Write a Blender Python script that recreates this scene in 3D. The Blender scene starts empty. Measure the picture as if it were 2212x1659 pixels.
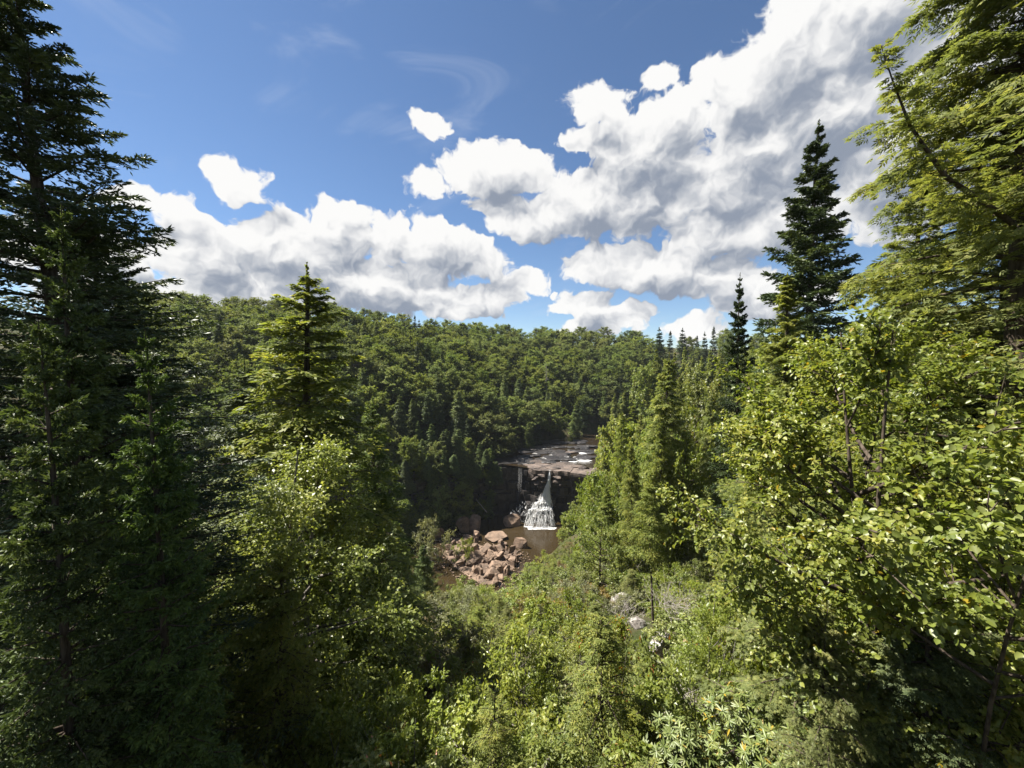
import bpy, math, random
import numpy as np

# ------------------------------------------------------------------ camera, world, sun, exposure
sc = bpy.context.scene
COL = sc.collection
CAM_Z = 52.0
PITCH = math.radians(3.0)          # looking slightly down from the overlook
F_PX, CX, CY = 831.0, 1106.0, 829.5   # focal length and centre, in a 2212 x 1659 picture

cam_data = bpy.data.cameras.new("camera")
cam_data.sensor_width = 36.0
cam_data.lens = F_PX / 2212.0 * 36.0
cam_data.clip_start = 0.1
cam_data.clip_end = 6000.0
cam = bpy.data.objects.new("camera", cam_data)
COL.objects.link(cam)
cam.location = (0, 0, CAM_Z)
cam.rotation_euler = (math.radians(90) - PITCH, 0, 0)
sc.camera = cam

SUN_AZ = math.radians(-72.0)       # to the left of the view direction
SUN_EL = math.radians(55.0)
SUN_DIR = np.array([math.sin(SUN_AZ) * math.cos(SUN_EL), math.cos(SUN_AZ) * math.cos(SUN_EL), math.sin(SUN_EL)])
SKY_STRENGTH = 0.05
EXPOSURE = 1.84
CLOUD_WHITE = 0.272
BASE, THICK, BIG, FINE = 0.88, 0.52, 1.1, 1.5     # how the clouds take the light

sc.view_settings.view_transform = 'Standard'
sc.view_settings.look = 'None'
sc.view_settings.exposure = EXPOSURE
sc.view_settings.gamma = 1.0
sc.view_settings.use_curve_mapping = False
sc.cycles.max_bounces = 6
sc.cycles.diffuse_bounces = 3
sc.cycles.glossy_bounces = 2
sc.cycles.transmission_bounces = 4
sc.cycles.transparent_max_bounces = 4
sc.cycles.use_denoising = True
sc.cycles.caustics_reflective = False
sc.cycles.caustics_refractive = False
sc.cycles.sample_clamp_indirect = 4.0

sun_data = bpy.data.lights.new("sun", 'SUN')
sun_data.energy = 5.0
sun_data.angle = math.radians(0.5)
sun_data.color = (1.0, 0.95, 0.86)
sun = bpy.data.objects.new("sun", sun_data)
COL.objects.link(sun)
sun.location = (-60, 40, 140)
from mathutils import Vector
sun.rotation_euler = Vector(-SUN_DIR).to_track_quat('-Z', 'Y').to_euler()


class Nodes:
    """short hand for wiring math nodes"""
    def __init__(self, tree):
        self.t = tree
        self.n = tree.nodes
        self.l = tree.links

    def put(self, sock, v):
        if isinstance(v, bpy.types.NodeSocket):
            self.l.new(v, sock)
        elif isinstance(v, (tuple, list)) and len(v) == 3 and len(getattr(sock, 'default_value', (0, 0, 0))) == 4:
            sock.default_value = (*v, 1.0)
        else:
            sock.default_value = v

    def m(self, op, a, b=None, c=None, clamp=False):
        n = self.n.new('ShaderNodeMath'); n.operation = op; n.use_clamp = clamp
        for i, v in enumerate((a, b, c)):
            if v is not None:
                self.put(n.inputs[i], v)
        return n.outputs[0]

    def v(self, op, a, b=None, scale=None):
        n = self.n.new('ShaderNodeVectorMath'); n.operation = op
        self.put(n.inputs[0], a)
        if b is not None:
            self.put(n.inputs[1], b)
        if scale is not None:
            self.put(n.inputs['Scale'], scale)
        return n.outputs['Value'] if op in ('LENGTH', 'DOT_PRODUCT', 'DISTANCE') else n.outputs['Vector']

    def step(self, x, lo, hi, a=0.0, b=1.0):
        n = self.n.new('ShaderNodeMapRange'); n.interpolation_type = 'SMOOTHSTEP'
        self.put(n.inputs['Value'], x)
        n.inputs['From Min'].default_value = lo; n.inputs['From Max'].default_value = hi
        n.inputs['To Min'].default_value = a; n.inputs['To Max'].default_value = b
        return n.outputs['Result']

    def noise(self, vec, scale, detail=4, rough=0.55, dist=0.0, out=0):
        n = self.n.new('ShaderNodeTexNoise')
        if vec is not None:
            self.l.new(vec, n.inputs['Vector'])
        n.inputs['Scale'].default_value = scale
        n.inputs['Detail'].default_value = detail
        n.inputs['Roughness'].default_value = rough
        n.inputs['Distortion'].default_value = dist
        return n.outputs[out]

    def noise2(self, vec, scale, detail=4, rough=0.55, dist=0.0, out=0):
        o = self.noise(vec, scale, detail, rough, dist, out)
        o.node.noise_dimensions = '2D'
        return o.node.outputs[out]

    def mix(self, f, a, b):
        n = self.n.new('ShaderNodeMix'); n.data_type = 'RGBA'
        self.put(n.inputs[0], f); self.put(n.inputs[6], a); self.put(n.inputs[7], b)
        return n.outputs[2]


def px_dir(px, py):
    dx, dz = (px - CX) / F_PX, -(py - CY) / F_PX
    c, s = math.cos(PITCH), math.sin(PITCH)
    v = np.array([dx, c + dz * s, -s + dz * c])
    return v / np.linalg.norm(v)


# cumulus masses: picture column, row, half width, half height (converted to azimuth / elevation)
CLOUDS = [
    (520, 400, 62, 40), (478, 372, 34, 30), (330, 440, 90, 30), (450, 545, 130, 80), (570, 530, 120, 65), (640, 470, 40, 24),
    (725, 500, 100, 72), (640, 560, 140, 70), (845, 520, 70, 60), (950, 530, 90, 62), (1020, 560, 90, 50), (780, 620, 220, 60),
    (560, 620, 190, 45), (900, 650, 130, 34), (1040, 640, 100, 40), (1145, 608, 46, 30), (1000, 672, 100, 22),
    (330, 640, 170, 46), (200, 560, 160, 70), (480, 640, 150, 40), (700, 655, 130, 26),
    (935, 283, 46, 33), (915, 395, 40, 30), (1062, 362, 108, 58), (1110, 390, 80, 40),
    (1288, 240, 80, 55), (1270, 300, 60, 50), (1075, 445, 70, 26), (1180, 470, 130, 58), (1270, 440, 120, 80), (1400, 330, 130, 110),
    (1470, 250, 80, 70), (1390, 440, 120, 80), (1600, 200, 95, 105), (1720, 120, 120, 150), (1900, 20, 190, 150), (1640, 320, 150, 105),
    (1800, 250, 190, 170), (1560, 400, 150, 70), (1540, 495, 130, 60), (1700, 470, 150, 80), (2000, 300, 250, 250),
    (1424, 170, 36, 32), (1528, 154, 28, 16),
    (1300, 575, 90, 46), (1420, 580, 160, 56), (1560, 600, 130, 50), (1270, 660, 60, 40), (1320, 695, 70, 34), (1275, 712, 70, 20),
    (1500, 708, 66, 32), (1205, 671, 34, 14), (1200, 632, 12, 8), (1395, 662, 30, 13), (1650, 640, 150, 50),
]


def flat_sky(d):
    """conformal map of the sky seen from the north pole of the +Y axis"""
    return d[0] / (1 + d[1]), d[2] / (1 + d[1])


def mass_group(fine):
    """how deep the cumulus masses are at a place in the sky"""
    g = bpy.data.node_groups.new("cloud_mass", 'ShaderNodeTree')
    g.interface.new_socket("Position", in_out='INPUT', socket_type='NodeSocketVector')
    g.interface.new_socket("Mass", in_out='OUTPUT', socket_type='NodeSocketFloat')
    N = Nodes(g)
    gi = g.nodes.new('NodeGroupInput'); go = g.nodes.new('NodeGroupOutput')
    p = gi.outputs[0]
    acc = None
    for (x, y, rx, ry) in CLOUDS:
        if not fine and rx * ry < 2200:
            continue
        a0, e0 = flat_sky(px_dir(x, y)); a1 = flat_sky(px_dir(x + rx, y)); b1 = flat_sky(px_dir(x, y - ry))
        ra = math.hypot(a1[0] - a0, a1[1] - e0) * 1.03; re = math.hypot(b1[0] - a0, b1[1] - e0) * 1.03
        q = N.v('DISTANCE', N.v('MULTIPLY', p, (1 / ra, 1 / re, 0)), (a0 / ra, e0 / re, 0))
        wgt = min(1.1, 0.26 + 11.0 * math.sqrt(ra * re))   # large masses grow thicker than small puffs
        q = N.m('MULTIPLY_ADD', q, -wgt, wgt)
        acc = q if acc is None else N.m('SMOOTH_MAX', acc, q, 0.10)
    # the sky beside and behind the camera carries the same kind of scattered cumulus
    other = N.m('MULTIPLY_ADD', N.noise2(p, 4.0, 1, 0.5), 5.0, -2.7)
    other = N.m('ADD', other, N.step(N.v('LENGTH', p), 0.62, 0.80, -2.0, 0.0))
    g.links.new(N.m('MAXIMUM', acc, other), go.inputs[0])
    return g


def detail_group(fine):
    """billows and wisps on the masses"""
    g = bpy.data.node_groups.new("cloud_detail", 'ShaderNodeTree')
    g.interface.new_socket("Position", in_out='INPUT', socket_type='NodeSocketVector')
    g.interface.new_socket("Detail", in_out='OUTPUT', socket_type='NodeSocketFloat')
    N = Nodes(g)
    gi = g.nodes.new('NodeGroupInput'); go = g.nodes.new('NodeGroupOutput')
    p = gi.outputs[0]
    v = g.nodes.new('ShaderNodeTexVoronoi'); v.feature = 'F1'; v.normalize = True; v.voronoi_dimensions = '2D'
    g.links.new(p, v.inputs['Vector'])
    v.inputs['Scale'].default_value = 24.0; v.inputs['Detail'].default_value = 2.0 if fine else 1.0
    v.inputs['Roughness'].default_value = 0.55; v.inputs['Lacunarity'].default_value = 2.4
    puff = N.m('SUBTRACT', 0.40, v.outputs['Distance'])
    fb = N.m('SUBTRACT', N.noise2(p, 24.0, 6 if fine else 3, 0.60), 0.5)
    g.links.new(N.m('MULTIPLY_ADD', puff, 0.46, N.m('MULTIPLY', fb, 0.85)), go.inputs[0])
    return g


def build_world():
    w = bpy.data.worlds.new("World"); sc.world = w; w.use_nodes = True
    w.cycles.sampling_method = 'NONE'
    t = w.node_tree; t.nodes.clear(); N = Nodes(t)
    out = t.nodes.new('ShaderNodeOutputWorld')
    sky = t.nodes.new('ShaderNodeTexSky'); sky.sky_type = 'NISHITA'; sky.sun_disc = False
    sky.sun_elevation = SUN_EL; sky.sun_rotation = SUN_AZ % (2 * math.pi)
    sky.altitude = 900; sky.air_density = 1.0; sky.dust_density = 0.1; sky.ozone_density = 4.0
    tc = t.nodes.new('ShaderNodeTexCoord')
    s = t.nodes.new('ShaderNodeSeparateXYZ'); t.links.new(tc.outputs['Generated'], s.inputs[0])
    k = N.m('ADD', s.outputs[1], 1.0001)
    c = t.nodes.new('ShaderNodeCombineXYZ')
    t.links.new(N.m('DIVIDE', s.outputs[0], k), c.inputs[0]); t.links.new(N.m('DIVIDE', s.outputs[2], k), c.inputs[1])
    p0 = c.outputs[0]
    wv = N.v('SUBTRACT', N.noise2(p0, 20.0, 3, 0.6, out=1), (0.5, 0.5, 0.5))
    p = N.v('ADD', p0, N.v('MULTIPLY', wv, (0.040, 0.034, 0.0)))

    def use(group, vec):
        n = t.nodes.new('ShaderNodeGroup'); n.node_tree = group
        t.links.new(vec, n.inputs[0])
        return n.outputs[0]
    m1, m2 = use(mass_group(True), p), use(mass_group(False), N.v('ADD', p, (-0.012, 0.030, 0.0)))        # here, and nearer the sun
    k1, k2 = use(detail_group(True), p), use(detail_group(False), N.v('ADD', p, (-0.004, 0.009, 0.0)))
    alpha = N.step(N.m('ADD', m1, k1), 0.0, 0.13)
    thick = N.step(N.m('MULTIPLY_ADD', k1, 0.45, m1), 0.02, 0.66)
    # thin or sun-facing cloud is white, deep cloud turned from the sun is grey
    facing = N.m('MULTIPLY_ADD', N.m('SUBTRACT', k1, k2), FINE, N.m('MULTIPLY', N.m('SUBTRACT', m1, m2), BIG))
    lit = N.m('ADD', N.m('SUBTRACT', BASE, N.m('MULTIPLY', thick, THICK)), facing)
    lit = N.step(lit, 0.10, 1.10)
    ccol = N.mix(lit, (0.29, 0.335, 0.42), (1.0, 0.995, 0.98))
    ccol = N.v('SCALE', ccol, scale=CLOUD_WHITE)
    hs = t.nodes.new('ShaderNodeHueSaturation'); hs.inputs['Saturation'].default_value = 1.02; hs.inputs['Value'].default_value = 0.77
    t.links.new(sky.outputs[0], hs.inputs['Color'])
    skyc = N.v('SCALE', hs.outputs[0], scale=SKY_STRENGTH)
    # thin high cirrus
    cir = N.step(N.noise2(N.v('MULTIPLY', p0, (3.0, 7.0, 0.0)), 1.5, 5, 0.6, 1.1), 0.54, 0.86, 0.0, 0.26)
    skyc = N.mix(cir, skyc, (0.75 * CLOUD_WHITE, 0.82 * CLOUD_WHITE, 0.95 * CLOUD_WHITE))
    fin = N.mix(alpha, skyc, ccol)
    bg = t.nodes.new('ShaderNodeBackground'); bg.inputs['Strength'].default_value = 1.0
    t.links.new(fin, bg.inputs[0]); t.links.new(bg.outputs[0], out.inputs[0])


build_world()

# ------------------------------------------------------------------ helpers
rng = np.random.default_rng(7)
random.seed(7)


def unit(v):
    return v / np.maximum(np.linalg.norm(v, axis=-1, keepdims=True), 1e-9)


def at(px, py, depth):
    """the point seen at picture position (px, py) that lies `depth` metres in front of the overlook"""
    d = px_dir(px, py)
    return np.array([0, 0, CAM_Z]) + d * (depth / d[1])


def project(P):
    P = np.atleast_2d(P) - np.array([0, 0, CAM_Z])
    c, s = math.cos(PITCH), math.sin(PITCH)
    f = P[:, 1] * c - P[:, 2] * s
    u = P[:, 1] * s + P[:, 2] * c
    f = np.maximum(f, 0.05)
    return np.stack([CX + F_PX * P[:, 0] / f, CY - F_PX * u / f], 1)


def tag(o, label=None, category=None, group=None, kind=None):
    for k, v in (('label', label), ('category', category), ('group', group), ('kind', kind)):
        if v:
            o[k] = v
    return o


def link(name, mesh, parent=None, loc=None):
    o = bpy.data.objects.new(name, mesh)
    COL.objects.link(o)
    if parent is not None:
        o.parent = parent
    if loc is not None:
        o.location = loc
    return o


def empty(name, loc):
    o = bpy.data.objects.new(name, None)
    o.empty_display_size = 0.3
    COL.objects.link(o)
    o.location = loc
    return o


def mesh_np(name, verts, faces, mat, smooth=False, tint=None):
    """verts (n,3), faces (m,k) with equal k"""
    verts = np.ascontiguousarray(verts, dtype=np.float32)
    faces = np.ascontiguousarray(faces, dtype=np.int32)
    me = bpy.data.meshes.new(name)
    k = faces.shape[1]
    me.vertices.add(len(verts)); me.vertices.foreach_set('co', verts.ravel())
    me.loops.add(faces.size); me.loops.foreach_set('vertex_index', faces.ravel())
    me.polygons.add(len(faces))
    me.polygons.foreach_set('loop_start', np.arange(0, faces.size, k, dtype=np.int32))
    me.polygons.foreach_set('loop_total', np.full(len(faces), k, dtype=np.int32))
    if smooth:
        me.polygons.foreach_set('use_smooth', np.ones(len(faces), dtype=bool))
    if tint is not None:
        a = me.attributes.new('tint', 'FLOAT', 'POINT')
        a.data.foreach_set('value', np.ascontiguousarray(tint, dtype=np.float32))
    me.materials.append(mat)
    me.update(calc_edges=True)
    return me


class Tubes:
    """collects tapered tubes and makes one mesh of them"""
    def __init__(self):
        self.v, self.f, self.n = [], [], 0

    def add(self, pts, radii, sides=5):
        pts = np.asarray(pts, float); radii = np.asarray(radii, float)
        if len(pts) < 2:
            return self
        t = np.gradient(pts, axis=0); t = unit(t)
        ref = np.where(np.abs(t[:, 2:3]) > 0.9, np.array([[1.0, 0, 0]]), np.array([[0, 0, 1.0]]))
        a = unit(np.cross(t, ref)); b = np.cross(t, a)
        ang = np.linspace(0, 2 * math.pi, sides, endpoint=False)
        ring = pts[:, None] + radii[:, None, None] * (np.cos(ang)[None, :, None] * a[:, None] + np.sin(ang)[None, :, None] * b[:, None])
        n = len(pts)
        i = np.arange(n - 1)[:, None] * sides; j = np.arange(sides)[None]; k = (j + 1) % sides
        f = np.stack([i + j, i + k, i + sides + k, i + sides + j], -1).reshape(-1, 4)
        self.v.append(ring.reshape(-1, 3)); self.f.append(f + self.n); self.n += n * sides
        return self

    def mesh(self, name, mat):
        return mesh_np(name, np.concatenate(self.v), np.concatenate(self.f), mat, smooth=True)


def leaf_mesh(name, P, A, N, l, w, mat, tint, shape='rhomb', fold=0.18):
    """one mesh of many separate leaves: base P, axis A, normal N, length l, width w"""
    A = unit(A); B = unit(np.cross(N, A)); N = np.cross(A, B)
    l = np.asarray(l)[:, None]; w = np.asarray(w)[:, None]
    n = len(P)
    if shape == 'rhomb':
        V = np.stack([P, P + A * l * 0.42 + B * w * 0.5 + N * w * fold, P + A * l, P + A * l * 0.42 - B * w * 0.5 + N * w * fold], 1)
        F = np.arange(n)[:, None] * 4 + np.array([[0, 1, 2, 3]])
        k = 4
    elif shape == 'spray':   # a feathery twig: five leaflets on one axis
        W5 = []
        for (o_, sgn, s0) in ((0.40, 0.0, 0.60), (0.32, 1.0, 0.50), (0.32, -1.0, 0.50), (0.05, 1.0, 0.52), (0.08, -1.0, 0.52)):
            a_ = unit(A + B * sgn * 0.95 - N * 0.12 * abs(sgn)); b_ = np.cross(N, a_); p_ = P + A * l * o_
            W5.append(np.stack([p_, p_ + a_ * l * s0 * 0.45 + b_ * w * 0.5, p_ + a_ * l * s0, p_ + a_ * l * s0 * 0.45 - b_ * w * 0.5], 1))
        V = np.stack(W5, 1)
        F = np.arange(n * 5)[:, None] * 4 + np.array([[0, 1, 2, 3]])
        k = 20
    else:   # ovate leaf: two halves folded on the midrib, tip bent down
        V = np.stack([P, P + A * l * 0.22 + B * w * 0.42 + N * w * fold, P + A * l * 0.62 + B * w * 0.46 + N * (w * fold - l * 0.05),
                      P + A * l - N * l * 0.16,
                      P + A * l * 0.62 - B * w * 0.46 + N * (w * fold - l * 0.05), P + A * l * 0.22 - B * w * 0.42 + N * w * fold], 1)
        F = (np.arange(n)[:, None, None] * 6 + np.array([[[0, 3, 2, 1], [0, 5, 4, 3]]])).reshape(-1, 4)
        k = 6
    return mesh_np(name, V.reshape(-1, 3), F, mat, tint=np.repeat(tint, k))


# ------------------------------------------------------------------ materials
def new_mat(name):
    m = bpy.data.materials.new(name); m.use_nodes = True
    m.node_tree.nodes.clear()
    return m, Nodes(m.node_tree)


def foliage_mat(name, dark, mid, light, trans=0.35, rough=0.45, spec=0.22, accent=None, accent_at=0.97, obj_var=0.35):
    """leaf colour varies leaf by leaf, spray by spray and plant by plant"""
    m, N = new_mat(name); t = m.node_tree
    out = t.nodes.new('ShaderNodeOutputMaterial')
    at_ = t.nodes.new('ShaderNodeAttribute'); at_.attribute_name = 'tint'
    geo = t.nodes.new('ShaderNodeNewGeometry'); oi = t.nodes.new('ShaderNodeObjectInfo')
    isl = geo.outputs['Random Per Island']
    f = N.m('ADD', N.m('MULTIPLY', at_.outputs['Fac'], 0.55), N.m('MULTIPLY', isl, 0.45))
    c = N.mix(N.step(f, 0.05, 0.5), dark, mid)
    c = N.mix(N.step(f, 0.5, 0.98), c, light)
    if accent:
        c = N.mix(N.m('GREATER_THAN', isl, accent_at), c, accent)
    hsv = t.nodes.new('ShaderNodeHueSaturation')
    r = oi.outputs['Random']
    N.put(hsv.inputs['Hue'], N.m('MULTIPLY_ADD', r, 0.03 * obj_var / 0.35, 0.5 - 0.015 * obj_var / 0.35))
    r2 = N.m('FRACT', N.m('MULTIPLY', r, 17.31))
    N.put(hsv.inputs['Value'], N.m('MULTIPLY_ADD', r2, obj_var * 1.6, 1.0 - obj_var * 0.7))
    N.put(hsv.inputs['Saturation'], N.m('MULTIPLY_ADD', N.m('FRACT', N.m('MULTIPLY', r, 7.77)), 0.25, 0.85))
    t.links.new(c, hsv.inputs['Color'])
    p = t.nodes.new('ShaderNodeBsdfPrincipled')
    t.links.new(hsv.outputs[0], p.inputs['Base Color'])
    p.inputs['Roughness'].default_value = rough
    p.inputs['Specular IOR Level'].default_value = spec
    tr = t.nodes.new('ShaderNodeBsdfTranslucent')
    t.links.new(N.v('MULTIPLY', hsv.outputs[0], (1.35, 1.35, 0.7)), tr.inputs['Color'])
    mx = t.nodes.new('ShaderNodeMixShader'); mx.inputs[0].default_value = trans
    t.links.new(p.outputs[0], mx.inputs[1]); t.links.new(tr.outputs[0], mx.inputs[2])
    t.links.new(mx.outputs[0], out.inputs[0])
    return m


def rock_mat(name, c1, c2, c3, scale=1.2, strata=0.0, rough=0.85, lichen=None, bump=0.35, wet=None):
    m, N = new_mat(name); t = m.node_tree
    out = t.nodes.new('ShaderNodeOutputMaterial')
    tc = t.nodes.new('ShaderNodeTexCoord'); geo = t.nodes.new('ShaderNodeNewGeometry'); oi = t.nodes.new('ShaderNodeObjectInfo')
    pos = geo.outputs['Position']
    n1 = N.noise(pos, scale, 6, 0.62)
    n2 = N.noise(pos, scale * 5.5, 5, 0.65)
    c = N.mix(N.step(n1, 0.36, 0.62), c1, c2)
    c = N.mix(N.step(n2, 0.48, 0.75, 0, 0.8), c, c3)
    hgt = N.m('MULTIPLY_ADD', n2, 0.6, n1)
    if strata:
        s = t.nodes.new('ShaderNodeMapping'); s.inputs['Scale'].default_value = (0.25, 0.25, 3.2)
        t.links.new(pos, s.inputs[0])
        n3 = N.noise(s.outputs[0], strata, 4, 0.6)
        c = N.mix(N.step(n3, 0.42, 0.66, 0, 0.6), c, N.v('SCALE', c, scale=0.55))
        hgt = N.m('MULTIPLY_ADD', n3, 1.1, hgt)
    if lichen:
        up = t.nodes.new('ShaderNodeSeparateXYZ'); t.links.new(geo.outputs['Normal'], up.inputs[0])
        k = N.m('MULTIPLY', N.step(N.noise(pos, scale * 2.3, 4, 0.6), 0.50, 0.62), N.step(up.outputs[2], 0.1, 0.7))
        c = N.mix(k, c, lichen)
    v = N.m('MULTIPLY_ADD', oi.outputs['Random'], 0.5, 0.75)
    c = N.v('SCALE', c, scale=v)
    p = t.nodes.new('ShaderNodeBsdfPrincipled')
    t.links.new(c, p.inputs['Base Color'])
    p.inputs['Roughness'].default_value = rough
    p.inputs['Specular IOR Level'].default_value = 0.3 if wet is None else 0.5
    b = t.nodes.new('ShaderNodeBump'); b.inputs['Strength'].default_value = bump; b.inputs['Distance'].default_value = 0.25
    t.links.new(hgt, b.inputs['Height']); t.links.new(b.outputs[0], p.inputs['Normal'])
    t.links.new(p.outputs[0], out.inputs[0])
    return m


def plain_noise_mat(name, c1, c2, scale, rough=0.9, bump=0.3, stretch=(1, 1, 1)):
    m, N = new_mat(name); t = m.node_tree
    out = t.nodes.new('ShaderNodeOutputMaterial')
    tc = t.nodes.new('ShaderNodeTexCoord')
    mp = t.nodes.new('ShaderNodeMapping'); mp.inputs['Scale'].default_value = stretch
    t.links.new(tc.outputs['Object'], mp.inputs[0])
    n = N.noise(mp.outputs[0], scale, 5, 0.6)
    p = t.nodes.new('ShaderNodeBsdfPrincipled')
    t.links.new(N.mix(N.step(n, 0.35, 0.65), c1, c2), p.inputs['Base Color'])
    p.inputs['Roughness'].default_value = rough; p.inputs['Specular IOR Level'].default_value = 0.2
    b = t.nodes.new('ShaderNodeBump'); b.inputs['Strength'].default_value = bump; b.inputs['Distance'].default_value = 0.05
    t.links.new(n, b.inputs['Height']); t.links.new(b.outputs[0], p.inputs['Normal'])
    t.links.new(p.outputs[0], out.inputs[0])
    return m


M = {}
M['bark'] = plain_noise_mat('bark', (0.030, 0.022, 0.016), (0.085, 0.066, 0.050), 6.0, stretch=(3, 3, 0.6))
M['bark_grey'] = plain_noise_mat('bark_grey', (0.05, 0.045, 0.038), (0.15, 0.135, 0.115), 7.0, stretch=(2, 2, 1))
M['deadwood'] = plain_noise_mat('deadwood', (0.17, 0.15, 0.13), (0.34, 0.31, 0.28), 9.0, stretch=(2, 2, 0.5))
M['spruce'] = foliage_mat('spruce', (0.0273, 0.0424, 0.0202), (0.0465, 0.0673, 0.0252), (0.0957, 0.1185, 0.0328), trans=0.12, rough=0.5, spec=0.25, obj_var=0.22)
M['young_spruce'] = foliage_mat('young_spruce', (0.0395, 0.0631, 0.024), (0.0747, 0.11, 0.034), (0.1318, 0.1674, 0.05), trans=0.22, rough=0.5, spec=0.25, obj_var=0.2)
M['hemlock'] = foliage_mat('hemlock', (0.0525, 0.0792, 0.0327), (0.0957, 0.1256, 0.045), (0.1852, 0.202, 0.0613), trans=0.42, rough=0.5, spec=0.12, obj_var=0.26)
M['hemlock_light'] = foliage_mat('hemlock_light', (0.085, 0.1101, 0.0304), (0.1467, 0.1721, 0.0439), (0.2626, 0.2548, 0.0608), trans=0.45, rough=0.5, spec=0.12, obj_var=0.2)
M['broadleaf'] = foliage_mat('broadleaf', (0.0641, 0.0917, 0.0264), (0.122, 0.151, 0.0398), (0.2058, 0.2089, 0.0563), trans=0.34, spec=0.05, rough=0.6, obj_var=0.32)
M['birch'] = foliage_mat('birch', (0.0831, 0.1146, 0.0213), (0.1592, 0.1867, 0.0371), (0.2767, 0.2677, 0.0665), trans=0.45, rough=0.4, spec=0.4, accent=(0.26, 0.19, 0.02), accent_at=0.985, obj_var=0.12)
M['maple'] = foliage_mat('maple', (0.1027, 0.1375, 0.0288), (0.1872, 0.2234, 0.048), (0.2839, 0.2921, 0.078), trans=0.45, rough=0.4, spec=0.45, obj_var=0.2)
M['shrub'] = foliage_mat('shrub', (0.0837, 0.1128, 0.0258), (0.1534, 0.1819, 0.0386), (0.2441, 0.2498, 0.058), trans=0.45, spec=0.35, accent=(0.20, 0.13, 0.02), accent_at=0.985, obj_var=0.3)
M['grey_shrub'] = foliage_mat('grey_shrub', (0.0805, 0.0915, 0.0396), (0.1409, 0.1487, 0.0638), (0.2214, 0.2116, 0.0935), trans=0.3, spec=0.35, obj_var=0.25)
M['yellow_shrub'] = foliage_mat('yellow_shrub', (0.096, 0.125, 0.0234), (0.152, 0.175, 0.0325), (0.208, 0.21, 0.039), trans=0.36, spec=0.35, accent=(0.30, 0.10, 0.02), accent_at=0.94, obj_var=0.2)
M['rust_shrub'] = foliage_mat('rust_shrub', (0.11, 0.085, 0.03), (0.16, 0.115, 0.04), (0.20, 0.16, 0.05), trans=0.3, spec=0.3, obj_var=0.2)
M['rhododendron'] = foliage_mat('rhododendron', (0.0637, 0.0938, 0.0242), (0.1173, 0.1487, 0.0418), (0.204, 0.2116, 0.066), trans=0.22, rough=0.42, spec=0.35, accent=(0.27, 0.20, 0.03), accent_at=0.955, obj_var=0.12)
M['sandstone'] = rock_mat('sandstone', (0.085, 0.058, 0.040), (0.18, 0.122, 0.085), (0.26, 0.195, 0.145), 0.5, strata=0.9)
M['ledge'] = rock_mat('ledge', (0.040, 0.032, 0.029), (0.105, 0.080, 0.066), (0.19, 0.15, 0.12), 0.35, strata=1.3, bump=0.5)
M['wet_shaded_rock'] = rock_mat('wet_shaded_rock', (0.009, 0.008, 0.008), (0.026, 0.022, 0.020), (0.048, 0.041, 0.036), 0.5, strata=1.3, rough=0.45, wet=1, bump=0.5)  # wet rock, with the cliff's shade put into its near-black colour
M['grey_rock'] = rock_mat('grey_rock', (0.09, 0.078, 0.07), (0.17, 0.15, 0.135), (0.24, 0.215, 0.19), 1.3, lichen=(0.34, 0.33, 0.30))


def ground_mat():
    m, N = new_mat('forest_floor'); t = m.node_tree
    out = t.nodes.new('ShaderNodeOutputMaterial')
    geo = t.nodes.new('ShaderNodeNewGeometry')
    n1 = N.noise(geo.outputs['Position'], 0.35, 6, 0.6); n2 = N.noise(geo.outputs['Position'], 4.0, 5, 0.65)
    c = N.mix(N.step(n1, 0.4, 0.6), (0.030, 0.036, 0.012), (0.055, 0.045, 0.026))
    c = N.mix(N.step(n2, 0.5, 0.7, 0, 0.7), c, (0.045, 0.070, 0.018))
    p = t.nodes.new('ShaderNodeBsdfPrincipled'); t.links.new(c, p.inputs['Base Color'])
    p.inputs['Roughness'].default_value = 1.0; p.inputs['Specular IOR Level'].default_value = 0.1
    b = t.nodes.new('ShaderNodeBump'); b.inputs['Strength'].default_value = 0.8; b.inputs['Distance'].default_value = 0.3
    t.links.new(n2, b.inputs['Height']); t.links.new(b.outputs[0], p.inputs['Normal'])
    t.links.new(p.outputs[0], out.inputs[0])
    return m


M['ground'] = ground_mat()

# ------------------------------------------------------------------ terrain
NEAR = np.array([(-400, 20), (-120, 50), (-60, 62), (-20, 78), (-2, 86), (3, 92), (8, 103), (15, 111), (25, 117), (31, 132), (40, 150), (62, 168), (110, 182), (260, 205), (600, 260)], float)
FAR = np.array([(-400, 30), (-160, 66), (-60, 98), (-27, 119), (-8, 134), (3, 150), (20, 175), (48, 193), (100, 208), (250, 232), (600, 300)], float)
CLIFF = np.array([(-60, 96), (-27, 117), (-14, 127), (-4, 131), (2, 132), (5, 129), (7.0, 126.2), (11, 125.6), (14, 125.2), (19, 124.0), (26, 121), (33, 117)], float)


def signed_dist(P, line):
    """distance to a polyline, positive to the right of its direction"""
    best = np.full(len(P), 1e9); sgn = np.zeros(len(P))
    for a, b in zip(line[:-1], line[1:]):
        ab = b - a
        t = np.clip(((P - a) @ ab) / (ab @ ab), 0, 1)
        q = P - (a + t[:, None] * ab)
        d = np.hypot(q[:, 0], q[:, 1])
        s = -(ab[0] * q[:, 1] - ab[1] * q[:, 0])
        m = d < best
        best = np.where(m, d, best); sgn = np.where(m, np.sign(s), sgn)
    return best * np.where(sgn == 0, 1, sgn)


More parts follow.
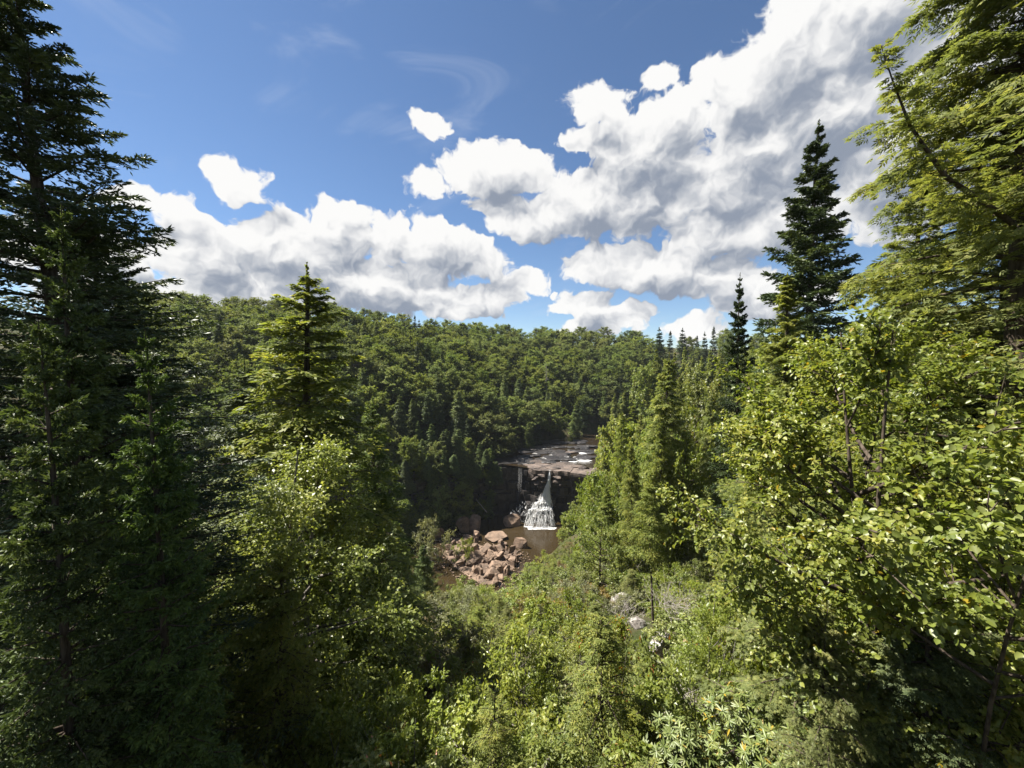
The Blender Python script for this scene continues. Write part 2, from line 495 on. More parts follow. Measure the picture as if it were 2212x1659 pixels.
G_D = [0, 3, 8, 20, 40, 60, 75, 85, 95, 130, 300, 900]
G_Z = [0, 1.5, 6, 13, 23, 33, 41.3, 45.5, 48.5, 56, 66, 75]
G_ZU = [0, 2, 6.5, 14, 25, 32, 36, 39, 41, 46, 52, 60]     # beside the upper river
H_D = [0, 6, 20, 50, 100, 140, 200, 400, 900]
H_Z = [0, 3, 12, 32, 52, 60, 58, 45, 40]


def wob(x, y, s, k):
    return np.sin(x * s + 1.3 * k) * np.cos(y * s * 1.17 + 0.7 * k) + 0.5 * np.sin(x * s * 2.3 + y * s * 1.9 + k)


def terrain(x, y):
    x = np.asarray(x, float); y = np.asarray(y, float); shp = x.shape
    P = np.stack([x.ravel(), y.ravel()], 1); X, Y = P[:, 0], P[:, 1]
    sn = signed_dist(P, NEAR)                 # > 0 on the overlook side
    sf = -signed_dist(P, FAR)                 # > 0 on the far hillside
    scl = -signed_dist(P, CLIFF)              # > 0 behind the falls' cliff
    up = np.clip((Y + 0.35 * X - 122) / 14, 0, 1); up = up * up * (3 - 2 * up)      # upper river, above the falls
    bed = np.where((scl > 7.0) & (Y > 100), 16.3, -1.6)
    zn = np.interp(sn, G_D, G_Z) * (1 - up) + (16.3 + np.interp(sn, G_D, G_ZU)) * up
    mod = np.interp(X, [-200, -130, -60, -20, 30, 70, 130, 250], [0.97, 0.96, 0.91, 0.90, 0.88, 0.88, 0.86, 0.85])
    cl = np.clip((sf - 2.0) / 4, 0, 1)
    zf = -1.6 + 17.9 * cl + np.interp(sf, H_D, H_Z) * mod
    z = np.where(sn > 0, zn - 1.6 * np.clip(1 - sn / 6, 0, 1) * (1 - up), np.where(sf > 0, np.maximum(zf, bed), bed))
    rough = np.clip(np.maximum(sn, sf) / 10, 0, 1)
    z = z + rough * (0.8 * wob(X, Y, 0.11, 1) + 0.35 * wob(X, Y, 0.37, 2))
    r = np.hypot(X, Y + 3)
    z = z + np.clip(1 - (r - 2) / 4.5, 0, 1) * np.maximum(0, 50.0 - z)            # the knoll the overlook stands on
    return z.reshape(shp)


def ground_z(x, y):
    return float(terrain(np.array([x]), np.array([y]))[0])


def on_ground(px, py):
    d = px_dir(px, py)
    t = np.linspace(4, 700, 3500)
    P = np.array([0, 0, CAM_Z]) + d * t[:, None]
    i = np.argmax(P[:, 2] < terrain(P[:, 0], P[:, 1]))
    return P[i]


def build_ground():
    xs = np.unique(np.concatenate([np.arange(-700, -150, 25), np.arange(-150, -30, 5), np.arange(-30, 45, 1.0), np.arange(45, 150, 5), np.arange(150, 701, 25)]))
    ys = np.unique(np.concatenate([np.arange(-80, 0, 8), np.arange(0, 60, 1.5), np.arange(60, 160, 1.0), np.arange(160, 320, 5), np.arange(320, 1001, 30)]))
    X, Y = np.meshgrid(xs, ys)
    V = np.stack([X, Y, terrain(X, Y)], -1).reshape(-1, 3)
    nx, ny = len(xs), len(ys)
    i = np.arange(ny - 1)[:, None] * nx + np.arange(nx - 1)[None]
    F = np.stack([i, i + 1, i + nx + 1, i + nx], -1).reshape(-1, 4)
    me = mesh_np('ground', V, F, M['ground'], smooth=True)
    return tag(link('ground', me), 'forest floor of the gorge sides under the trees', kind='structure')


build_ground()

# ------------------------------------------------------------------ tree generators
UP = np.array([0, 0, 1.0])


def conifer(seed, H, R, nb, nt, nk, leaf, width, style='hemlock', bare=0.08, wood_sides=4, lean=0.0, profile=0.85, cross=False, gap=0.0):
    """trunk and branches (Tubes) and needle sprays (arrays) of a conifer of height H and crown radius R"""
    r = np.random.default_rng(seed)
    hz = np.sort(bare + (1 - bare) * (1 - r.random(nb) ** (1.0 if style == 'hemlock' else 0.85) * 0.99)); hz = bare + (hz - bare) * 0.985
    if gap:                                   # whorls: branches gather in tiers
        k = H / gap
        hz = np.clip((np.round(hz * k) + r.normal(0, 0.16, nb)) / k, bare, 0.98)
    az = np.arange(nb) * 2.39996 + r.normal(0, 0.35, nb)
    shape = np.clip((1 - hz) * 1.04, 0.02, 1) ** profile
    shape = shape * np.clip(0.55 + (hz - bare) * 4.0, 0.55, 1)
    L = np.maximum(R * shape * r.uniform(0.68, 1.12, nb), 0.012 * R)
    D = np.stack([np.cos(az), np.sin(az), 0 * az], 1); S = np.stack([-np.sin(az), np.cos(az), 0 * az], 1)
    if style == 'hemlock':
        e = 0.30 + 0.62 * hz ** 5 + r.normal(0, 0.22, nb); dr = (0.36 + r.normal(0, 0.16, nb) + 0.14 * (1 - hz)) * (1 - 0.85 * hz ** 4)
    else:
        e = -0.10 + 0.60 * hz ** 2 + r.normal(0, 0.08, nb); dr = -0.10 + 0.18 * (1 - hz) + r.normal(0, 0.06, nb)
    wiggle = np.array([0.012 * H, 0.010 * H])

    def trunk_at(h):
        return np.stack([np.sin(h * 5 + seed) * wiggle[0] * h + lean * h * h * H, np.cos(h * 4 + seed) * wiggle[1] * h, h * H], -1)
    B0 = trunk_at(hz)
    bw = r.normal(0, 0.10 if style == 'hemlock' else 0.04, nb); bp = r.uniform(0, 6.28, nb)

    def branch_at(t, i=slice(None)):
        lat = (bw[i][:, None] * np.sin(t * 3.4 + bp[i][:, None]))[..., None] * S[i][:, None]
        return B0[i][:, None] + L[i][:, None, None] * lat + L[i][:, None, None] * (t[..., None] * D[i][:, None] + ((e[i][:, None] * t - dr[i][:, None] * t ** 2)[..., None]) * UP)
    t0 = 0.12 if style == 'hemlock' else 0.10
    t = t0 + (1 - t0) * (np.arange(nt)[None] + r.random((nb, nt))) / nt
    Pt = branch_at(t)
    T = unit(D[:, None] + (e[:, None] - 2 * dr[:, None] * t)[..., None] * UP)
    side = np.where((np.arange(nt)[None] + r.integers(0, 2, (nb, 1))) % 2, 1.0, -1.0)
    a = r.uniform(0.75, 1.15, (nb, nt)) * (1 - 0.55 * np.clip((t - 0.8) / 0.2, 0, 1))
    tw = T * np.cos(a)[..., None] + (side * np.sin(a))[..., None] * S[:, None]
    if style == 'hemlock':
        tw = tw - UP * r.uniform(0.02, 0.40, (nb, nt))[..., None]
    else:
        tw = tw + UP * r.uniform(-0.55, 0.12, (nb, nt))[..., None]
    tw = unit(tw)
    lt = (L[:, None] * (0.46 if style == 'hemlock' else 0.32) * (1.04 - t) ** 0.8 + leaf * np.minimum(1.3, 0.4 + 2.0 * L[:, None] / R)) * r.uniform(0.6, 1.2, (nb, nt))
    u = (np.arange(nk)[None, None] + r.random((nb, nt, nk))) / nk
    sag = 0.42 if style == 'hemlock' else 0.06
    Pl = Pt[:, :, None] + lt[..., None, None] * (u[..., None] * tw[:, :, None] - (sag * u ** 2)[..., None] * UP)
    Pl = Pl + r.normal(0, 0.07 if style == 'hemlock' else 0.03, Pl.shape) * lt[..., None, None]
    perp = unit(np.cross(tw, UP))[:, :, None]
    sg = np.where((np.arange(nk)[None, None] + r.integers(0, 2, (nb, nt, 1))) % 2, 1.0, -1.0)
    b = r.uniform(0.5, 1.05, (nb, nt, nk)) * (1 - 0.7 * np.clip((u - 0.75) / 0.25, 0, 1))
    A = tw[:, :, None] * np.cos(b)[..., None] + perp * (sg * np.sin(b))[..., None]
    if style == 'hemlock':
        A = A + UP * r.uniform(-0.40, 0.06, (nb, nt, nk))[..., None]
        Nn = UP + 0.35 * D[:, None, None] + r.normal(0, 0.55, (nb, nt, nk, 3))
    else:
        A = A + UP * r.uniform(-0.5, 0.45, (nb, nt, nk))[..., None]
        Nn = UP + r.normal(0, 0.7, (nb, nt, nk, 3))
    tint = np.clip(0.5 + 0.22 * r.normal(size=(nb, 1, 1)) + 0.2 * r.normal(size=(nb, nt, 1)) + 0 * u, 0, 1)
    young = np.clip(0.38 + 2.2 * L / R, 0.38, 1)[:, None, None]          # short shoots near the tip
    ll = leaf * young * r.uniform(0.65, 1.25, (nb, nt, nk)); ww = width * young ** 0.5 * r.uniform(0.7, 1.25, (nb, nt, nk))
    arr = dict(P=Pl.reshape(-1, 3), A=A.reshape(-1, 3), N=Nn.reshape(-1, 3), l=ll.ravel(), w=ww.ravel(), tint=tint.ravel())
    # leader
    hh = 1 - r.random(nk * 16) ** 0.8 * 0.09
    lead = dict(P=trunk_at(hh), A=unit(np.stack([r.normal(0, 0.5, len(hh)), r.normal(0, 0.5, len(hh)), 0.7 + 0 * hh], 1)), N=r.normal(size=(len(hh), 3)),
                l=leaf * (0.35 + 9 * (1 - hh)) * r.uniform(0.6, 1.2, len(hh)), w=0.8 * width * r.uniform(0.7, 1.2, len(hh)), tint=r.random(len(hh)))
    arr = {k: np.concatenate([arr[k], lead[k]]) for k in arr}
    if cross:                                  # shoots are round brushes, not flat sprays
        A2 = arr['A'] + r.normal(0, 0.25, arr['A'].shape)
        N2 = np.cross(unit(arr['A']), unit(arr['N'])) + r.normal(0, 0.2, arr['A'].shape)
        arr = {k: np.concatenate([arr[k], v]) for k, v in (('P', arr['P']), ('A', A2), ('N', N2), ('l', arr['l']), ('w', arr['w']), ('tint', arr['tint']))}
    tb = Tubes()
    h = np.linspace(0, 1, 14)
    r0 = 0.0125 * H + 0.02
    tb.add(trunk_at(h) - np.array([0, 0, 0.6]) * (1 - h)[:, None], r0 * (1 - h) ** 0.8 + 0.012, 8)
    tt = np.linspace(0, 0.97, 5)
    br = branch_at(np.tile(tt, (nb, 1)))
    for i in range(nb):
        tb.add(br[i], (0.010 + 0.013 * L[i]) * (1 - tt) + 0.005, 3 if wood_sides < 4 else wood_sides)
    return tb, arr


def broadleaf(seed, H, R, nl, ns, nt, nk, leaf, width, base=0.25, trunk_r=None, round_=0.8, open_=0.3, stems=1, twig=0.13, flat=0.7, droop=0.15, wood=3, face=0.6, sway=0.20):
    """limbs, side branches and twigs of a leafy tree or shrub; leaves sit along the twigs"""
    r = np.random.default_rng(seed)
    tb = Tubes()
    hl = base + (1 - base) * (np.arange(nl) + r.random(nl)) / nl * 0.94
    az = np.arange(nl) * 2.39996 + r.normal(0, 0.4, nl)
    x = (hl - base) / (1 - base)
    prof = np.sqrt(np.clip(1 - (2 * np.clip(x, 0, 1) ** round_ - 0.9) ** 2, 0.05, 1))
    L = R * prof * r.uniform(0.70, 1.18, nl)
    tr = trunk_r or 0.016 * H
    so = r.normal(0, 1, (stems, 2)) * (0 if stems == 1 else 0.16 * R)
    sw = r.normal(0, 0.05 if stems == 1 else sway, (stems, 2)) * H
    bend = r.normal(0, 0.03 * H, 2)

    def stem_at(h, k):
        return np.stack([so[k, 0] + sw[k, 0] * h + bend[0] * np.sin(h * 3), so[k, 1] + sw[k, 1] * h + bend[1] * np.sin(h * 3.3 + 1), h * H], -1)
    ks = r.integers(0, stems, nl)
    start = np.clip(hl * 0.86 - 0.10 * (L / H), 0.05, 0.98)
    B0 = stem_at(start, ks)
    top = B0 + np.stack([np.cos(az) * L, np.sin(az) * L, (hl - start) * H], 1)
    mid = 0.5 * (B0 + top) + np.stack([np.cos(az) * 0.08 * L, np.sin(az) * 0.08 * L, -0.06 * L + 0 * L], 1) + r.normal(0, 0.05, (nl, 3)) * L[:, None]

    def limb_at(t):
        t = t[..., None]
        return (1 - t) ** 2 * B0[:, None] + 2 * t * (1 - t) * mid[:, None] + t ** 2 * top[:, None]
    t = 0.28 + 0.74 * (np.arange(ns)[None] + r.random((nl, ns))) / ns
    Ps = limb_at(t)
    out = unit(top - B0)[:, None]
    sd = unit(out * 0.7 + r.normal(0, 0.62, (nl, ns, 3)) * np.array([1, 1, flat]) + UP * 0.12)
    ls = (L[:, None] * 0.34 + 0.10 * R) * r.uniform(0.5, 1.2, (nl, ns)) * (1.15 - 0.45 * t)
    v = 0.15 + 0.85 * (np.arange(nt)[None, None] + r.random((nl, ns, nt))) / nt
    Pt = Ps[:, :, None] + (ls[..., None] * v)[..., None] * sd[:, :, None]
    td = unit(sd[:, :, None] * 0.6 + r.normal(0, 0.65, (nl, ns, nt, 3)) * np.array([1, 1, flat]) - UP * droop)
    lt = twig * R * r.uniform(0.5, 1.3, (nl, ns, nt))
    u = 0.1 + 0.9 * (np.arange(nk) + r.random((nl, ns, nt, nk))) / nk
    Pl = Pt[..., None, :] + (lt[..., None] * u)[..., None] * td[..., None, :]
    A = unit(td[..., None, :] * 0.5 + r.normal(0, 0.62, (nl, ns, nt, nk, 3)) - UP * (0.15 + droop))
    Nn = UP * 0.75 + out[:, :, None, None] * face + r.normal(0, open_ + 0.25, (nl, ns, nt, nk, 3))
    tint = np.clip(0.5 + 0.16 * r.normal(size=(nl, 1, 1, 1)) + 0.16 * r.normal(size=(nl, ns, 1, 1)) + 0.1 * r.normal(size=(nl, ns, nt, 1)) + 0 * u, 0, 1)
    ll = leaf * r.uniform(0.6, 1.25, u.shape); ww = width * r.uniform(0.7, 1.2, u.shape)
    arr = dict(P=Pl.reshape(-1, 3), A=A.reshape(-1, 3), N=Nn.reshape(-1, 3), l=ll.ravel(), w=ww.ravel(), tint=tint.ravel())
    h = np.linspace(0, 0.95, 9)
    for k in range(stems):
        q = stem_at(h, k); q[:, 2] -= 0.4 * (1 - h)
        tb.add(q, (tr / math.sqrt(stems)) * (1 - h) ** 0.9 + 0.006, 7)
    tt = np.linspace(0, 1, 5)
    lb = limb_at(np.tile(tt, (nl, 1)))
    for i in range(nl):
        tb.add(lb[i], tr * 0.42 * np.clip(L[i] / R, 0.3, 1) * (1 - tt) + 0.006, 4)
        if wood > 2:
            for j in range(ns):
                tb.add(np.stack([Ps[i, j], Ps[i, j] + sd[i, j] * ls[i, j]]), [tr * 0.10 + 0.003, 0.003], 3)
    return tb, arr


PROTO = {}


def proto(key, gen, leafmat, barkmat='bark', shape='rhomb', fold=0.18, **kw):
    tb, arr = gen(**kw)
    crown = leaf_mesh('crown', arr['P'], arr['A'], arr['N'], arr['l'], arr['w'], M[leafmat], arr['tint'], shape, fold)
    trunk = tb.mesh('trunk', M[barkmat])
    PROTO[key] = (trunk, crown, kw['H'], kw['R'], arr)


def plant(key, name, loc, height, label, category, group=None, radius=None, rotz=None, tilt=(0, 0), parts=('trunk', 'crown'), leafmat=None, n=rng):
    trunk, crown, H, R, _ = PROTO[key]
    o = empty(name, loc)
    o.rotation_euler = (tilt[0], tilt[1], n.uniform(0, 6.283) if rotz is None else rotz)
    s = height / H; q = s if radius is None else radius / R
    q = max(q, s / 1.7)                       # no plant is drawn out like rubber
    o.scale = (q, q, s)
    link(parts[0], trunk, o)
    c = link(parts[1], crown, o)
    if leafmat:                               # the same leaves in the leaf colour of another plant
        c.material_slots[0].link = 'OBJECT'; c.material_slots[0].material = M[leafmat]
    tag(o, label, category, group)
    return o


def grow(key, name, px, top_py, depth, label, category, group=None, half_px=None, **kw):
    """plant rooted on the ground `depth` metres out whose tip shows at (px, top_py)"""
    top = at(px, top_py, depth)
    z = ground_z(top[0], top[1]) - 0.15
    rad = None if half_px is None else half_px / F_PX * depth
    return plant(key, name, (top[0], top[1], z), max(top[2] - z, 0.6), label, category, group, radius=rad, **kw)


# far trees
for i in range(4):
    proto('far_round%d' % i, broadleaf, 'broadleaf', seed=10 + i, H=16, R=5.2, nl=30, ns=9, nt=6, nk=6, leaf=0.46, width=0.36, base=0.16, twig=0.20, flat=0.7, wood=2)
for i in range(3):
    proto('far_hemlock%d' % i, conifer, 'hemlock', seed=20 + i, H=18, R=4.0, nb=110, nt=12, nk=7, leaf=0.44, width=0.22, wood_sides=3, profile=0.85)
for i in range(2):
    proto('far_spruce%d' % i, conifer, 'spruce', seed=30 + i, H=18, R=3.0, nb=120, nt=11, nk=6, leaf=0.42, width=0.20, style='spruce', wood_sides=3, profile=0.9)
# trees at middle distance
for i in range(2):
    proto('mid_hemlock%d' % i, conifer, 'hemlock', seed=40 + i, H=18, R=4.6, nb=170, nt=22, nk=12, leaf=0.19, width=0.080, wood_sides=3, profile=0.85)
for i in range(3):
    proto('mid_round%d' % i, broadleaf, 'broadleaf', seed=50 + i, H=10, R=3.4, nl=26, ns=10, nt=7, nk=7, leaf=0.20, width=0.13, base=0.12, twig=0.16, wood=2)
proto('mid_spruce', conifer, 'spruce', seed=60, H=24, R=5.0, nb=260, nt=22, nk=11, leaf=0.22, width=0.07, style='spruce', wood_sides=3, cross=True, gap=0.5, profile=0.95)
# shrubs of the slope
for i in range(3):
    proto('shrub%d' % i, broadleaf, 'shrub', 'bark_grey', seed=70 + i, H=3.2, R=1.7, nl=18, ns=8, nt=6, nk=7, leaf=0.13, width=0.062, base=0.05, stems=5, twig=0.20, wood=2)
for i in range(2):
    proto('maple_shrub%d' % i, broadleaf, 'maple', 'bark_grey', seed=80 + i, H=3.0, R=1.5, nl=18, ns=8, nt=6, nk=7, leaf=0.115, width=0.08, base=0.12, stems=4, twig=0.20, shape='ovate', wood=2)
for i in range(2):
    proto('sapling%d' % i, conifer, 'hemlock_light', seed=90 + i, H=5.0, R=1.5, nb=80, nt=16, nk=9, leaf=0.085, width=0.030, wood_sides=3, profile=0.6)

# ------------------------------------------------------------------ river, cliff, falls, boulders
def ray_plane(px, py, z):
    d = px_dir(px, py)
    return np.array([0, 0, CAM_Z]) + d * ((z - CAM_Z) / d[2])


def water_mat(name, col, rough, bump, scale):
    m, N = new_mat(name); t = m.node_tree
    out = t.nodes.new('ShaderNodeOutputMaterial'); geo = t.nodes.new('ShaderNodeNewGeometry')
    p = t.nodes.new('ShaderNodeBsdfPrincipled')
    n0 = N.noise(geo.outputs['Position'], 0.25, 3, 0.5)
    t.links.new(N.mix(n0, col, tuple(c * 1.7 for c in col)), p.inputs['Base Color'])
    p.inputs['Roughness'].default_value = rough; p.inputs['IOR'].default_value = 1.33
    n = N.noise(geo.outputs['Position'], scale, 4, 0.6)
    b = t.nodes.new('ShaderNodeBump'); b.inputs['Strength'].default_value = bump; b.inputs['Distance'].default_value = 0.12
    t.links.new(n, b.inputs['Height']); t.links.new(b.outputs[0], p.inputs['Normal'])
    t.links.new(p.outputs[0], out.inputs[0])
    return m


def foam_mat():
    m, N = new_mat('white_water'); t = m.node_tree
    out = t.nodes.new('ShaderNodeOutputMaterial'); geo = t.nodes.new('ShaderNodeNewGeometry')
    p = t.nodes.new('ShaderNodeBsdfPrincipled')
    n = N.noise(geo.outputs['Position'], 3.0, 4, 0.7)
    t.links.new(N.mix(N.step(n, 0.35, 0.65), (0.80, 0.81, 0.82), (0.95, 0.95, 0.94)), p.inputs['Base Color'])
    p.inputs['Roughness'].default_value = 0.5
    tr = t.nodes.new('ShaderNodeBsdfTranslucent'); tr.inputs['Color'].default_value = (0.95, 0.95, 0.95, 1)
    mx = t.nodes.new('ShaderNodeMixShader'); mx.inputs[0].default_value = 0.5
    t.links.new(p.outputs[0], mx.inputs[1]); t.links.new(tr.outputs[0], mx.inputs[2]); t.links.new(mx.outputs[0], out.inputs[0])
    return m


M['pool'] = water_mat('pool_water', (0.018, 0.0125, 0.006), 0.10, 0.30, 1.6)
M['upper_water'] = water_mat('upper_water', (0.014, 0.010, 0.006), 0.12, 0.6, 2.2)
M['foam'] = foam_mat()


def sheet(name, pts, z, mat):
    V = [(x, y, z) for x, y in pts]
    me = bpy.data.meshes.new(name); me.from_pydata(V, [], [tuple(range(len(V)))]); me.materials.append(mat); me.update()
    return link(name, me)


lower = [(x, y + 1.5) for x, y in FAR[1:5]] + [(4, 135), (33, 122), (28, 113), (16, 107)] + [(x, y - 4) for x, y in NEAR[1:7][::-1]]
tag(sheet('river_water', lower, 0.0, M['pool']), 'brown tea-coloured water of the plunge pool and river below the falls', kind='structure')
upper = [(6, 128.5), (34, 119), (36, 132), (46, 150), (66, 167), (112, 180), (262, 202), (250, 236), (98, 212), (46, 197), (16, 178), (1, 152), (-8, 136)]
tag(sheet('upper_river', upper, 16.75, M['upper_water']), 'dark shallow river running over flat rock above the falls', kind='structure')


def rock_mesh(name, seed, mat, n=22, flat=1.0, squash=0.35):
    """angular block: hull of points pushed towards a box, edges slightly worn"""
    import bmesh
    r = np.random.default_rng(seed)
    P = r.uniform(-1, 1, (n, 3))
    m = np.max(np.abs(P), axis=1, keepdims=True)
    P = P / m * r.uniform(0.80, 1.0, (n, 1)) * (1 - squash * (np.linalg.norm(P / m, axis=1, keepdims=True) - 1) / 0.73)
    P[:, 2] *= flat
    bm = bmesh.new()
    for p in P:
        bm.verts.new(p)
    bmesh.ops.convex_hull(bm, input=bm.verts)
    loose = [v for v in bm.verts if not v.link_faces]
    bmesh.ops.delete(bm, geom=loose, context='VERTS')
    bmesh.ops.dissolve_limit(bm, angle_limit=0.28, verts=bm.verts, edges=bm.edges)
    bmesh.ops.bevel(bm, geom=list(bm.edges), offset=0.06, segments=1, profile=0.6, affect='EDGES')
    bmesh.ops.triangulate(bm, faces=bm.faces)
    bmesh.ops.subdivide_edges(bm, edges=[e for e in bm.edges if e.calc_length() > 0.5], cuts=1)
    for v in bm.verts:
        v.co += Vector(r.normal(0, 0.022, 3))
    bmesh.ops.triangulate(bm, faces=bm.faces)
    me = bpy.data.meshes.new(name); bm.to_mesh(me); bm.free()
    me.materials.append(M[mat])
    return me


ROCK = [rock_mesh('boulder', 100 + i, 'sandstone', n=14 + 3 * (i % 4), squash=0.25 + 0.1 * (i % 3)) for i in range(8)]


def boulder(px, py, wpx, hgt, label, group=None, k=None, rot=None, wide=0.75, tilt=0.25, name='boulder', z=0.0, mesh=None):
    p = ray_plane(px, py, z)
    s = wpx / F_PX * p[1] / 2 * 1.08
    o = link(name, mesh or ROCK[rng.integers(len(ROCK)) if k is None else k])
    o.location = (p[0], p[1], z + hgt * 0.34)
    o.scale = (s, s * wide, hgt * 0.75)
    o.rotation_euler = (rng.normal(0, tilt), rng.normal(0, tilt), rng.uniform(0, 6.28) if rot is None else rot)
    return tag(o, label, 'boulder', group)


boulder(1108, 1134, 45, 3.4, 'large blocky boulder standing alone in the brown pool beside the falls', k=2, rot=0.25, wide=0.8, tilt=0.05)
boulder(1070, 1161, 58, 1.2, 'broad flat tan rock slab sloping into the near edge of the pool', k=5, rot=-0.4, wide=1.0, tilt=0.06, name='rock_slab')
boulder(1001, 1146, 34, 4.6, 'tall dark shaded boulder with a lit left facet at the left end of the pool', k=1)
boulder(1026, 1140, 32, 4.2, 'dark shaded boulder directly behind the broad flat slab by the pool', k=3)
boulder(1029, 1162, 27, 2.4, 'brown boulder leaning against the left edge of the flat slab', k=4)
boulder(1010, 1170, 22, 2.0, 'grey brown boulder left of the flat slab beside a small green bush', k=6)
boulder(995, 1199, 32, 2.8, 'grey brown angular boulder at the left margin of the boulder field', k=7)
boulder(1052, 1194, 36, 2.4, 'smooth brown boulder in the middle of the boulder field', k=0, tilt=0.12)
boulder(1031, 1212, 46, 2.6, 'long reddish boulder with a flat lit top in the boulder field', k=2, tilt=0.15)
boulder(1077, 1207, 36, 2.0, 'pinkish boulder right of the long reddish one in the boulder field', k=5)
boulder(1124, 1180, 36, 2.6, 'rounded lichen-speckled boulder at the right edge of the pool', k=3, tilt=0.1)
boulder(1072, 1232, 42, 2.4, 'broad orange brown boulder near the lower end of the boulder field', k=1, tilt=0.15)
boulder(1062, 1247, 38, 2.2, 'mottled tan boulder just above the lowest boulder', k=7)
boulder(1071, 1261, 24, 2.0, 'pale lowest boulder, just above the bushes in the gorge', k=4)
boulder(1110, 1219, 26, 2.0, 'pinkish grey boulder on the right margin of the boulder field', k=6)
boulder(964, 1136, 24, 3.0, 'sunlit orange boulder among the bushes left of the pool', k=0)
boulder(985, 1124, 26, 3.2, 'dark boulder at the foot of the shaded cliff left of the pool', k=5)
boulder(948, 1162, 26, 3.4, 'brown rock poking out of the bush left of the boulder field', k=2)

from itertools import product
FIELD = [(975, 1165), (1010, 1160), (1040, 1178), (1100, 1178), (1135, 1195), (1120, 1212), (1090, 1245), (1078, 1268), (1055, 1258), (1020, 1235), (985, 1215), (962, 1190)]
SHORE = [(1085, 1188), (1135, 1190), (1125, 1215), (1090, 1222)]


def inside(pts, poly):
    pts = np.atleast_2d(pts); x, y = pts[:, 0], pts[:, 1]
    res = np.zeros(len(pts), bool); n = len(poly)
    for i in range(n):
        x1, y1 = poly[i]; x2, y2 = poly[(i + 1) % n]
        c = ((y1 > y) != (y2 > y)) & (x < (x2 - x1) * (y - y1) / (y2 - y1 + 1e-12) + x1)
        res ^= c
    return res


# the bar of cobbles and gravel that the boulders lie on
def gravel_bar():
    r = np.random.default_rng(77); V, F, n_ = [], [], 0
    poly = [(940, 1150), (1000, 1150), (1040, 1170), (1095, 1178), (1140, 1192), (1150, 1225), (1100, 1290), (1040, 1290), (960, 1235), (925, 1190)]
    W = np.array([ray_plane(a, b, 0.0)[:2] for a, b in poly]); c = W.mean(0)
    rings = [np.column_stack([c + (W - c) * k, np.full(len(W), 0.22 - 0.55 * k ** 3)]) for k in (0.02, 0.35, 0.7, 1.0, 1.15)]
    V = np.concatenate(rings); m = len(W)
    F = [[a * m + b, a * m + (b + 1) % m, (a + 1) * m + (b + 1) % m, (a + 1) * m + b] for a in range(4) for b in range(m)]
    o = link('gravel', mesh_np('gravel', V, np.array(F), M['sandstone'], smooth=True))
    tag(o, 'low bar of reddish gravel under the boulder field', kind='stuff')
    # loose cobbles lie all over it
    base = rock_mesh('cobble', 150, 'sandstone', n=12)
    co = np.empty(len(base.vertices) * 3); base.vertices.foreach_get('co', co); co = co.reshape(-1, 3)
    tri = np.array([tuple(p.vertices) for p in base.polygons])
    vs, fs, k = [], [], 0
    while k < 700:
        p = np.array([r.uniform(930, 1150), r.uniform(1150, 1285)])
        if not inside(p, poly)[0]:
            continue
        w = ray_plane(p[0], p[1], 0.22); a = r.uniform(0, 6.28); s_ = r.uniform(0.12, 0.36)
        R_ = np.array([[math.cos(a), -math.sin(a), 0], [math.sin(a), math.cos(a), 0], [0, 0, 1]])
        vs.append((co * np.array([s_, s_ * r.uniform(0.6, 1), s_ * r.uniform(0.4, 0.8)])) @ R_.T + w); fs.append(tri + k * len(co)); k += 1
    o = link('cobbles', mesh_np('cobbles', np.concatenate(vs), np.concatenate(fs), M['sandstone']))
    tag(o, 'loose reddish cobbles covering the gravel bar between the boulders', kind='stuff')


gravel_bar()
n = 0
while n < 70:
    p = rng.uniform((955, 1155), (1140, 1270))
    if inside(p, FIELD)[0]:
        boulder(p[0], p[1], rng.uniform(11, 27), rng.uniform(1.0, 2.1), 'small reddish sandstone block wedged between the bigger boulders below the pool', 'blocks filling the boulder field')
        n += 1
n = 0
while n < 40:
    p = rng.uniform((1080, 1185), (1140, 1225))
    if inside(p, SHORE)[0]:
        boulder(p[0], p[1], rng.uniform(4, 8.5), rng.uniform(0.35, 0.7), 'fist-like pale stone on the stony shore at the outlet of the pool', 'stones of the pool outlet', name='stone')
        n += 1


# --- the cliff: strata of sandstone slabs that follow the rim of the gorge
seg = np.linalg.norm(np.diff(CLIFF, axis=0), axis=1); cum = np.concatenate([[0], np.cumsum(seg)])


def rim(s):
    return np.stack([np.interp(s, cum, CLIFF[:, 0]), np.interp(s, cum, CLIFF[:, 1])], -1)


def rim_normal(s):
    d = rim(np.asarray(s) + 0.8) - rim(np.asarray(s) - 0.8)
    d = d / np.linalg.norm(d, axis=-1, keepdims=True)
    return np.stack([-d[..., 1], d[..., 0]], -1)      # points back, away from the gorge


